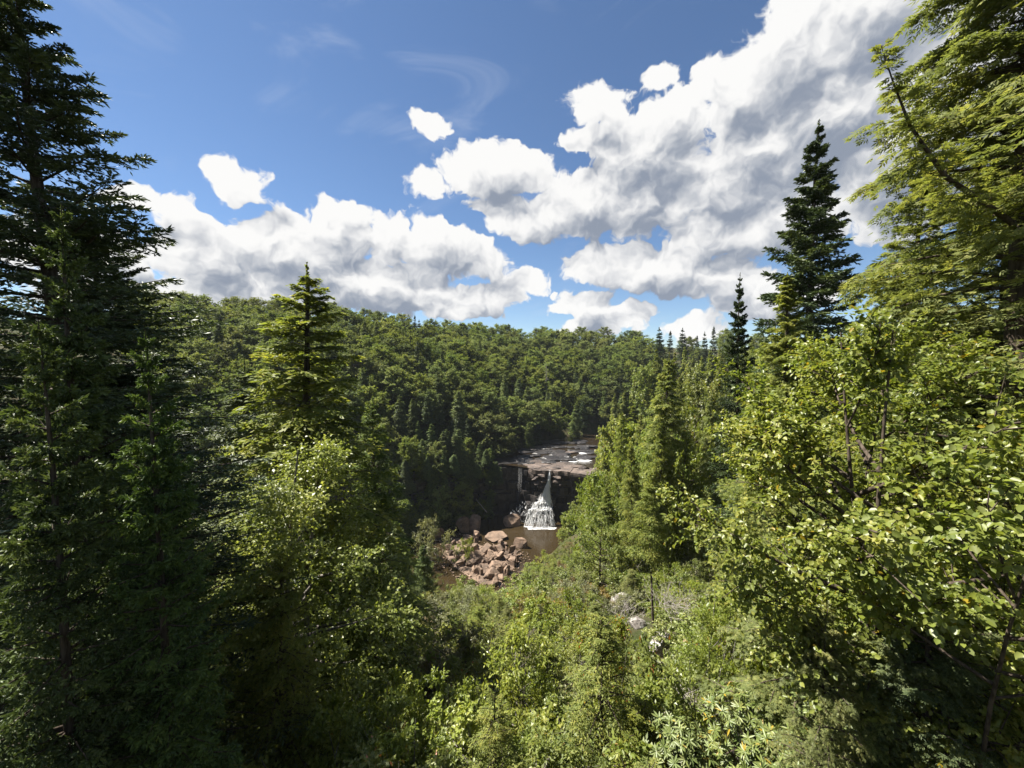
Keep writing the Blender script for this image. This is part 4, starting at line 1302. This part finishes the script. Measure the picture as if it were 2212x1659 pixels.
# scrub and small hemlocks clinging to the dark cliff
rc = np.random.default_rng(66)
for k in range(80):
    s_ = rc.uniform(24, 66); p_ = rim(np.array([s_]))[0]; nb_ = rim_normal(np.array([s_]))[0]; zz = rc.choice([3.2, 7.0, 10.4, 13.2, 15.6, 16.8])
    q_ = p_ + nb_ * rc.uniform(0.4, 1.6)
    if rc.random() < 0.55:
        plant('far_hemlock%d' % rc.integers(3), 'hemlock_tree', (q_[0], q_[1], zz), rc.uniform(5, 9), 'small dark hemlock clinging to the shaded cliff left of the falls', 'tree', 'hemlocks on the cliff', radius=rc.uniform(2.0, 3.2), tilt=(rc.uniform(0.1, 0.5), 0), rotz=rc.normal(0, 0.4), n=rc)
    else:
        plant('shrub%d' % rc.integers(3), 'shrub', (q_[0], q_[1], zz), rc.uniform(1.6, 3.2), 'dark shrub growing on a ledge of the shaded cliff left of the falls', 'shrub', 'shrubs on the cliff', radius=rc.uniform(1.2, 2.4), parts=('stem', 'foliage'), leafmat='broadleaf', n=rc)

# ------------------------------------------------------------------ near trees
proto('near_spruce', conifer, 'spruce', seed=201, H=24, R=5.6, nb=280, nt=27, nk=12, leaf=0.15, width=0.042, style='spruce', cross=True, profile=0.72, gap=0.62)
proto('young_spruce', conifer, 'young_spruce', seed=202, H=13, R=2.4, nb=210, nt=16, nk=10, leaf=0.14, width=0.042, style='spruce', cross=True, profile=0.7, gap=0.4)
proto('near_hemlock', conifer, 'hemlock', shape='spray', seed=203, H=22, R=5.2, nb=210, nt=27, nk=10, leaf=0.21, width=0.036, profile=0.95)
proto('low_hemlock', conifer, 'hemlock_light', shape='spray', seed=204, H=8, R=2.6, nb=110, nt=20, nk=9, leaf=0.125, width=0.021, profile=0.62)
proto('small_tree', broadleaf, 'maple', 'bark_grey', seed=205, H=11, R=3.0, nl=40, ns=14, nt=8, nk=8, leaf=0.095, width=0.064, face=0.8, sway=0.05, round_=0.55, base=0.15, twig=0.18, stems=2, wood=2)

grow('near_spruce', 'spruce_tree', 92, -25, 11.0, 'tall dark spruce filling the left edge, its tip near the top of the picture', 'tree', half_px=540, rotz=0.4)
grow('near_spruce', 'spruce_tree', 185, 470, 13.5, 'second dark spruce trunk close behind the tallest spruce', 'tree', half_px=420, rotz=2.2)
grow('young_spruce', 'young_spruce', 140, 440, 8.0, 'sunlit narrow spruce tip standing in front of the tall dark trunk', 'tree', half_px=120, leafmat='young_spruce')
grow('young_spruce', 'young_spruce', 85, 690, 6.0, 'young spruce with bright tips at the left edge below mid height', 'tree', half_px=150)
grow('young_spruce', 'young_spruce', 318, 712, 6.8, 'young spruce with a bright upright tip right of the big trunk', 'tree', half_px=110)
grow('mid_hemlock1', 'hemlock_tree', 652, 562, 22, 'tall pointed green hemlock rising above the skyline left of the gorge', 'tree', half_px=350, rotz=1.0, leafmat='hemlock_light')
grow('mid_hemlock1', 'hemlock_tree', 810, 850, 27, 'shorter hemlock with shaded right side beside the tall pointed one', 'tree', half_px=140)
grow('mid_hemlock0', 'hemlock_tree', 520, 770, 34, 'hemlock seen between the dark spruce boughs and the tall pointed hemlock', 'tree', half_px=190)
grow('small_tree', 'broadleaf_tree', 640, 918, 16.5, 'bright small-leaved tree in front of the tall pointed hemlock', 'tree', half_px=230, leafmat='maple')
grow('low_hemlock', 'hemlock_tree', 600, 1210, 12.5, 'young hemlock with lit boughs in the shade below the small-leaved tree', 'tree', half_px=150)
grow('low_hemlock', 'hemlock_tree', 380, 1180, 11.5, 'shaded young hemlock below the dark spruces', 'tree', half_px=170, leafmat='hemlock')
grow('maple_shrub0', 'shrub', 790, 1480, 12.5, 'pale leafy shrub at the edge of the shade, bottom left of the open slope', 'shrub', half_px=95, parts=('stem', 'foliage'))
grow('maple_shrub1', 'shrub', 850, 1505, 11.0, 'bright lime shrub at the bottom edge right of the deep shade', 'shrub', half_px=105, parts=('stem', 'foliage'))
grow('maple_shrub0', 'shrub', 985, 1500, 11.5, 'bright lime shrub, second from the deep shade along the bottom edge', 'shrub', half_px=95, parts=('stem', 'foliage'))
grow('sapling0', 'sapling', 1300, 1325, 11.0, 'tall feathery light green sapling with a thin straight stem at bottom centre', 'sapling', half_px=140)
grow('sapling1', 'sapling', 1070, 1500, 9.5, 'yellowish feathery sapling cut off by the bottom edge', 'sapling', half_px=110)
grow('shrub1', 'shrub', 1150, 1375, 15, 'full bright green shrub in the middle of the slope left of the straight sapling', 'shrub', half_px=120, leafmat='maple', parts=('stem', 'foliage'))
grow('shrub2', 'shrub', 1010, 1350, 24, 'grey green bush at the shade edge below the boulder field', 'shrub', half_px=80, leafmat='grey_shrub', parts=('stem', 'foliage'))
grow('shrub0', 'shrub', 1000, 1160, 99, 'small bright bush among the boulders beside the pool', 'shrub', half_px=12, leafmat='maple', parts=('stem', 'foliage'))
grow('shrub1', 'shrub', 940, 1115, 98, 'grey green bush growing over rocks left of the boulder field', 'shrub', half_px=36, leafmat='grey_shrub', parts=('stem', 'foliage'))
grow('yellow' and 'shrub2', 'shrub', 1330, 1330, 17, 'yellow green shrub just left of the upper grey outcrop', 'shrub', half_px=60, leafmat='yellow_shrub', parts=('stem', 'foliage'))
grow('shrub0', 'shrub', 1540, 1285, 13, 'yellow tinged shrub on the right below the leaning trunk', 'shrub', half_px=90, leafmat='yellow_shrub', parts=('stem', 'foliage'))
grow('shrub1', 'shrub', 1395, 1500, 11.5, 'yellow and orange leaved shrub below the lower grey outcrop', 'shrub', half_px=60, leafmat='yellow_shrub', parts=('stem', 'foliage'))

# right side, upper
grow('mid_spruce', 'spruce_tree', 1772, 252, 30, 'dark spire-shaped spruce against the clouds, right of centre', 'tree', half_px=215, rotz=0.7)
grow('mid_spruce', 'spruce_tree', 1604, 588, 36, 'small dark spruce tip peeking out left of the dark spire', 'tree', half_px=60, rotz=2.0)
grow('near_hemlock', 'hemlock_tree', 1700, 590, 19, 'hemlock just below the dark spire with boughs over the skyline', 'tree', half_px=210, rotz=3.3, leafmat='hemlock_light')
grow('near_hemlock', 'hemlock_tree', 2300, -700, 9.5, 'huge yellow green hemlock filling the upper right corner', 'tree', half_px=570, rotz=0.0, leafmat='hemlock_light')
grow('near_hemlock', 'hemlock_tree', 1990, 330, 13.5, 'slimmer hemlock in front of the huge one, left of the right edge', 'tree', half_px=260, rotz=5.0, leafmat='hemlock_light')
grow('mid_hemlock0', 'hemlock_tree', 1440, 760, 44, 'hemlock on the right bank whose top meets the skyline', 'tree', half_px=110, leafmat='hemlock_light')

grow('near_hemlock', 'hemlock_tree', 2190, 130, 12.0, 'hemlock between the huge corner hemlock and the slimmer one', 'tree', half_px=420, rotz=2.0, leafmat='hemlock_light')
# leaning limb of the corner hemlock
lean = empty('leaning_hemlock', at(2290, 560, 8.5)); bpy.context.view_layer.update()
tag(lean, 'thin hemlock leader leaning out to the left with a dark bare stem, upper right', 'tree')
pts = np.array([at(2290, 560, 8.5), at(2150, 455, 8.3), at(2040, 380, 8.0), at(1965, 270, 7.8), at(1930, 180, 7.7), at(1903, 98, 7.6)])
base0 = pts[0].copy(); pts = pts - base0
tb = Tubes(); tb.add(pts, np.array([0.065, 0.055, 0.042, 0.026, 0.015, 0.006]), 7)
rl = np.random.default_rng(55); arrs = []
tpar = np.concatenate([[0], np.cumsum(np.linalg.norm(np.diff(pts, axis=0), axis=1))]); tpar = tpar / tpar[-1]
for k in range(54):
    t = 0.08 + 0.92 * (k + rl.random()) / 54
    o_ = np.array([np.interp(t, tpar, pts[:, j]) for j in range(3)])
    tan = unit(np.array([np.interp(min(t + 0.03, 1), tpar, pts[:, j]) for j in range(3)]) - o_)
    sd = unit(np.cross(tan, rl.normal(size=3)) + 0.45 * tan + UP * 0.1)
    ln = (0.95 * (1.12 - t) ** 0.8) * rl.uniform(0.6, 1.2)
    end = o_ + sd * ln - UP * 0.22 * ln
    tb.add(np.stack([o_, 0.5 * (o_ + end) + UP * 0.05 * ln, end]), [0.012, 0.008, 0.003], 3)
    nt_, nk_ = max(3, int(9 * ln / 0.8)), 6
    u = (np.arange(nt_) + rl.random(nt_)) / nt_
    pt = o_ + u[:, None] * (end - o_) + (UP * 0.1 * ln) * (u * (1 - u) * 4)[:, None] * 0.5
    hp = unit(np.cross(sd, UP)); sg = np.where(np.arange(nt_) % 2, 1.0, -1.0)
    td = unit(sd * 0.6 + hp * sg[:, None] * 0.8 - UP * rl.uniform(0.0, 0.4, nt_)[:, None])
    lt = (0.36 * ln * (1.1 - u) + 0.06)
    w_ = (np.arange(nk_)[None] + rl.random((nt_, nk_))) / nk_
    Pp = pt[:, None] + (lt[:, None] * w_)[..., None] * td[:, None] - UP * (0.10 * lt[:, None] * w_ ** 2)[..., None]
    pr = unit(np.cross(td, UP))[:, None]; s2 = np.where(np.arange(nk_) % 2, 1.0, -1.0)
    Aa = td[:, None] * 0.7 + pr * (s2 * 0.7)[None, :, None] - UP * rl.uniform(0, 0.3, (nt_, nk_))[..., None]
    nn = nt_ * nk_
    arrs.append((Pp.reshape(-1, 3), Aa.reshape(-1, 3), UP + rl.normal(0, 0.4, (nn, 3)), rl.uniform(0.12, 0.20, nn), rl.uniform(0.024, 0.036, nn), np.clip(rl.normal(0.5, 0.2) + 0 * rl.random(nn), 0, 1)))
cat = [np.concatenate([a[j] for a in arrs]) for j in range(6)]
link('stem', tb.mesh('stem', M['bark']), lean)
link('foliage', leaf_mesh('foliage', cat[0], cat[1], cat[2], cat[3], cat[4], M['hemlock_light'], cat[5], 'spray'), lean)


# ------------------------------------------------------------------ plants whose single leaves can be picked out
def single_leaf(name, mat, w, fold=0.15, k=4):
    out = []
    for i in range(k):
        out.append(leaf_mesh(name, np.zeros((1, 3)), np.array([[0, 1.0, 0]]), np.array([[0, 0, 1.0]]), [1.0], [w], M[mat], np.array([0.25 + 0.5 * i / max(k - 1, 1)]), 'ovate', fold))
    return out


def leafy(name, base, tb, arr, mat, barkmat, label, category, n_single, group=None):
    """stem, the n_single leaves that show largest as parts, and the remaining foliage"""
    from mathutils import Matrix
    o = empty(name, base); bpy.context.view_layer.update()
    tag(o, label, category, group)
    link('stem', tb.mesh('stem', M[barkmat]), o)
    W = arr['P'] + np.asarray(base)
    q = project(W); dist = np.linalg.norm(W - np.array([0, 0, CAM_Z]), axis=1)
    vis = (q[:, 0] > 0) & (q[:, 0] < 2212) & (q[:, 1] > 0) & (q[:, 1] < 1659) & (W[:, 1] > 0.5)
    A = unit(arr['A']); B = unit(np.cross(arr['N'], A)); Nn = np.cross(A, B)
    look = unit(W - np.array([0, 0, CAM_Z]))
    size = np.where(vis, arr['l'] * arr['w'] * (0.15 + np.abs((Nn * look).sum(1))) / dist ** 2, 0)
    pick = np.argsort(-size)[:n_single]
    rest = np.ones(len(W), bool); rest[pick] = False
    wl = float(np.median(arr['w'] / arr['l']))
    tm = single_leaf('leaf', mat, wl)
    for i in pick:
        f = link('leaf', tm[int(arr['tint'][i] * 3.99)], o)
        m = Matrix(((-B[i, 0], A[i, 0], Nn[i, 0], arr['P'][i, 0]), (-B[i, 1], A[i, 1], Nn[i, 1], arr['P'][i, 1]), (-B[i, 2], A[i, 2], Nn[i, 2], arr['P'][i, 2]), (0, 0, 0, 1)))
        f.matrix_local = m @ Matrix.Scale(float(arr['l'][i]), 4)
    r_ = {k: v[rest] for k, v in arr.items()}
    fo = link('foliage', leaf_mesh('foliage', r_['P'], r_['A'], r_['N'], r_['l'], r_['w'], M[mat], r_['tint'], 'ovate', 0.15), o)
    fo['kind'] = 'stuff'
    return o


b0 = at(1965, 900, 6.6); gz = ground_z(b0[0], b0[1])
hgt = at(1800, 605, 6.4)[2] - gz
tb, arr = broadleaf(seed=301, H=hgt, R=2.6, sway=0.07, nl=38, ns=18, nt=8, nk=10, leaf=0.088, width=0.064, face=0.9, base=0.44, trunk_r=0.13, stems=3, twig=0.16, flat=0.75, droop=0.12)
leafy('birch_tree', (b0[0], b0[1], gz - 0.2), tb, arr, 'birch', 'bark', 'large bright broad-leaved tree with dark leaning stems filling the right side', 'tree', 300)
b1 = at(2260, 1100, 6.2); gz = ground_z(b1[0], b1[1])
tb, arr = broadleaf(seed=302, H=at(2200, 790, 6.2)[2] - gz, R=1.7, nl=16, ns=9, nt=6, nk=6, leaf=0.095, width=0.07, face=0.9, base=0.55, trunk_r=0.05, stems=2, twig=0.2, flat=0.7)
leafy('birch_sapling', (b1[0], b1[1], gz - 0.2), tb, arr, 'birch', 'bark', 'large-leaved sapling cut off by the right edge, nearest to the camera', 'tree', 200)


def rhodo(seed, R, H, nw):
    r = np.random.default_rng(seed); tb = Tubes(); out = []
    for k in range(nw):
        a = r.uniform(0, 6.283); e = r.uniform(0.05, 1.5); rad = r.uniform(0.72, 1.05)
        c = np.array([math.cos(a) * math.cos(e) * R, math.sin(a) * math.cos(e) * R, 0.25 * H + math.sin(e) * H * 0.75]) * np.array([rad, rad, rad])
        ax = unit(np.array([math.cos(a) * 0.5, math.sin(a) * 0.5, 0.9]) + r.normal(0, 0.25, 3))
        tb.add(np.stack([np.array([r.normal(0, 0.1), r.normal(0, 0.1), 0.0]), c * np.array([0.6, 0.6, 0.5]), c]), [0.02, 0.012, 0.005], 3)
        n_ = r.integers(8, 13); b = np.arange(n_) * 2.39996 + r.uniform(0, 6)
        p = unit(np.cross(ax, r.normal(size=3))); q_ = np.cross(ax, p)
        dr = p * np.cos(b)[:, None] + q_ * np.sin(b)[:, None]
        A = unit(dr + ax * r.uniform(-0.15, 0.75, (n_, 1)))
        Nn = ax - dr * 0.3 + r.normal(0, 0.15, (n_, 3))
        out.append((np.tile(c, (n_, 1)) + A * 0.012, A, Nn, r.uniform(0.12, 0.20, n_), r.uniform(0.036, 0.052, n_), np.clip(r.normal(0.5, 0.2) + r.normal(0, 0.15, n_), 0, 1)))
    ks = ('P', 'A', 'N', 'l', 'w', 'tint')
    return tb, {k: np.concatenate([o[j] for o in out]) for j, k in enumerate(ks)}


for i, (px, py, dp, R, lab) in enumerate([(1640, 1490, 9.0, 1.25, 'rhododendron with long glossy leaves at the bottom, left one of the pair right of centre'),
                                          (1860, 1470, 8.0, 1.2, 'rhododendron with long glossy leaves in front of the shaded right corner'),
                                          (1480, 1560, 9.5, 1.2, 'rhododendron with yellowing leaves below the dead grey twigs'),
                                          (1740, 1590, 7.6, 1.0, 'lowest rhododendron cut off by the bottom edge right of centre')]):
    t_ = at(px, py, dp); gz = ground_z(t_[0], t_[1]); H_ = max(1.6, min(t_[2] - gz, 6))
    tb, arr = rhodo(310 + i, R, 2.2, 260)
    stem = np.array([0, 0, t_[2] - gz - 2.2])
    leafy('rhododendron', (t_[0], t_[1], max(gz, t_[2] - 2.3)), tb, arr, 'rhododendron', 'bark_grey', lab, 'shrub', 160)

# conifer boughs and shrubs of the lower right
grow('low_hemlock', 'hemlock_tree', 1740, 1130, 9.5, 'young light hemlock with drooping boughs below the leaning stems', 'tree', half_px=260, rotz=1.2)
grow('low_hemlock', 'hemlock_tree', 2020, 1270, 5.6, 'shaded young hemlock in the lower right corner', 'tree', half_px=300, rotz=2.5, leafmat='hemlock')
grow('low_hemlock', 'hemlock_tree', 2230, 1330, 5.6, 'feathery hemlock bough cut off by the right edge near the bottom', 'tree', half_px=300, rotz=0.2, leafmat='hemlock_light')
grow('low_hemlock', 'hemlock_tree', 1880, 1370, 6.0, 'light young hemlock at the bottom, left neighbour of the shaded one in the corner', 'tree', half_px=190, rotz=3.6)
grow('low_hemlock', 'hemlock_tree', 1790, 1330, 5.8, 'small lit hemlock in front of the broad-leaved tree, above the rhododendrons', 'tree', half_px=150, rotz=0.9)
grow('near_hemlock', 'hemlock_tree', 2180, 640, 11, 'shaded hemlock behind the bright broad-leaved tree at the right edge', 'tree', half_px=350, rotz=4.1, leafmat='hemlock')
grow('mid_hemlock1', 'hemlock_tree', 1900, 900, 15, 'dark hemlock filling the shade behind the leaning stems', 'tree', half_px=280, rotz=4.4)
grow('small_tree', 'shrub', 1560, 1240, 12, 'light green shrub with drooping leaves left of the young hemlock boughs', 'shrub', half_px=95, parts=('stem', 'foliage'))
grow('shrub0', 'shrub', 1530, 1400, 11.0, 'green small-leaved shrub between the grey twigs and the young hemlock', 'shrub', half_px=110, leafmat='maple', parts=('stem', 'foliage'))
grow('shrub2', 'shrub', 1660, 1380, 10.0, 'green small-leaved shrub above the rhododendrons', 'shrub', half_px=120, parts=('stem', 'foliage'))

# ------------------------------------------------------------------ outcrops, dead twigs, bare pole tree
GREY = [rock_mesh('outcrop', 180 + i, 'grey_rock', n=16, squash=0.3) for i in range(3)]
for i, (px, py, w, h, lab) in enumerate([(1345, 1308, 60, 1.3, 'pale grey rock ledge in the brush at the foot of the bare pole tree'),
                                         (1428, 1402, 60, 1.1, 'pale lichen-covered rock in the brush right of the straight sapling'),
                                         (1342, 1208, 34, 1.6, 'pinkish rock face half hidden in the brush below the right bank hemlocks'),
                                         (1405, 1440, 52, 0.7, 'brown rock just below the pale lichen-covered one'),
                                         (1375, 1345, 40, 0.7, 'small flat rock between the pale ledge and the lichen-covered rock'),
                                         (1462, 1450, 48, 0.6, 'flat brown rock right of and below the lichen-covered one'),
                                         (1495, 1505, 56, 0.6, 'lowest flat grey rock, under the tangle of dead twigs')]):
    p = on_ground(px, py + 10); s = w / F_PX * p[1] / 2
    o = link('outcrop', GREY[i % 3]); o.location = (p[0], p[1], p[2] + h * 0.45); o.scale = (s, s * 0.9, h * 0.8); o.rotation_euler = (0.25, -0.15, rng.uniform(0, 6))
    tag(o, lab, 'rock')


def twig_pile(name, px, py, depth, size, n_, seed, label):
    r = np.random.default_rng(seed); tb = Tubes(); p = at(px, py, depth); gz = ground_z(p[0], p[1])
    for _ in range(n_):
        a = r.uniform(0, 6.283); ln = size * r.uniform(0.4, 1.0)
        s0 = r.normal(0, 0.22 * size, 3) * np.array([1, 1, 0.2]); d_ = unit(np.array([math.cos(a), math.sin(a), r.uniform(0.1, 1.2)]))
        m_ = s0 + d_ * ln * 0.5 + r.normal(0, 0.06 * size, 3); e_ = s0 + d_ * ln + r.normal(0, 0.12 * size, 3)
        tb.add(np.stack([s0, m_, e_]), [0.013, 0.009, 0.004], 3)
        for k in range(4):
            q_ = s0 + (e_ - s0) * r.uniform(0.3, 1.0)
            tb.add(np.stack([q_, q_ + unit(d_ + r.normal(0, 0.6, 3)) * ln * r.uniform(0.15, 0.4)]), [0.006, 0.003], 3)
    b_ = (p[0], p[1], max(gz, p[2] - 0.25 * size))
    tag(link(name, tb.mesh(name, M['deadwood']), None, b_), label, 'dead brush')


twig_pile('dead_brush', 1478, 1490, 11.5, 1.0, 46, 1, 'tangle of dead grey twigs below the pale lichen-covered rock')
twig_pile('dead_brush', 1455, 1290, 22, 2.2, 60, 2, 'dead grey brush right of the bare pole tree')
twig_pile('dead_brush', 1350, 1325, 21, 1.3, 26, 3, 'few dead branches lying over the pale grey ledge')

pb, pt = at(1414, 1312, 25), at(1402, 1120, 25)
gz = ground_z(pb[0], pb[1])
pole = empty('pole_tree', (pb[0], pb[1], gz)); bpy.context.view_layer.update()
tb = Tubes(); d_ = pt - np.array([pb[0], pb[1], gz])
tb.add(np.array([d_ * k for k in np.linspace(0, 1, 6)]), np.linspace(0.10, 0.03, 6), 6)
link('trunk', tb.mesh('trunk', M['bark']), pole)
tb2, arr = conifer(seed=401, H=6.5, R=1.9, nb=60, nt=16, nk=9, leaf=0.16, width=0.06, wood_sides=3, profile=0.6, bare=0.25)
arr['P'] = arr['P'] + d_ - np.array([0, 0, 4.2])
link('crown', leaf_mesh('crown', arr['P'], arr['A'], arr['N'], arr['l'], arr['w'], M['hemlock_light'], arr['tint']), pole)
tag(pole, 'slender tree with a long bare dark stem standing beside the pale grey ledge', 'tree')


# ------------------------------------------------------------------ leave out plants that the picture shows nothing of
def prune():
    bpy.context.view_layer.update()
    W, Hh = 800, 600
    r = np.random.default_rng(3); cache = {}; rows = []
    plants = [o for o in sc.objects if o.type == 'EMPTY' and any(c.name.split('.')[0] in ('crown', 'foliage') for c in o.children)]
    for o in plants:
        c = next(c for c in o.children if c.name.split('.')[0] in ('crown', 'foliage'))
        me = c.data
        if me.name not in cache:
            co = np.empty(len(me.vertices) * 3, dtype=np.float32); me.vertices.foreach_get('co', co)
            cache[me.name] = co.reshape(-1, 3)
        co = cache[me.name]
        k = min(len(co), 3000 if np.hypot(o.location.x, o.location.y) > 40 else 8000)
        P = co[r.integers(len(co), size=k)]
        m = np.array(c.matrix_world)
        P = P @ m[:3, :3].T + m[:3, 3]
        q = project(P) * (W / 2212.0); d = np.linalg.norm(P - np.array([0, 0, CAM_Z]), axis=1)
        ok = (P[:, 1] > 0.5) & (q[:, 0] >= 0) & (q[:, 0] < W - 1) & (q[:, 1] >= 0) & (q[:, 1] < Hh - 1)
        rows.append((q[ok].astype(int), d[ok]))
    zb = np.full((Hh, W), 1e9)
    for q, d in rows:
        for dx in (0, 1):
            for dy in (0, 1):
                np.minimum.at(zb, (q[:, 1] + dy, q[:, 0] + dx), d)
    gone = 0
    for o, (q, d) in zip(plants, rows):
        seen = len(np.unique(q[d <= zb[q[:, 1], q[:, 0]] + 0.6], axis=0)) if len(q) else 0
        if seen < 10 and 'group' in o:
            for c in list(o.children):
                bpy.data.objects.remove(c)
            bpy.data.objects.remove(o); gone += 1
    print('left out', gone)
    from collections import Counter
    print(Counter(o.name.split('.')[0] for o in sc.objects if o.parent is None))
    print('triangles', sum(len(me.loops) - 2 * len(me.polygons) for me in bpy.data.meshes if me.users))


prune()


# ------------------------------------------------------------------ air
def build_haze(density):
    m, N = new_mat('haze'); t = m.node_tree
    out = t.nodes.new('ShaderNodeOutputMaterial'); v = t.nodes.new('ShaderNodeVolumePrincipled')
    v.inputs['Color'].default_value = (0.80, 0.88, 1.0, 1); v.inputs['Density'].default_value = density
    t.links.new(v.outputs[0], out.inputs['Volume'])
    lo, hi = np.array([-720, -100, -6.0]), np.array([720, 1020, 110.0])
    V = np.array([[x, y, z] for z in (lo[2], hi[2]) for y in (lo[1], hi[1]) for x in (lo[0], hi[0])])
    F = np.array([[0, 2, 3, 1], [4, 5, 7, 6], [0, 1, 5, 4], [2, 6, 7, 3], [0, 4, 6, 2], [1, 3, 7, 5]])
    tag(link('haze', mesh_np('haze', V, F, m)), 'faint summer haze in the gorge', kind='stuff')


build_haze(0.00006)
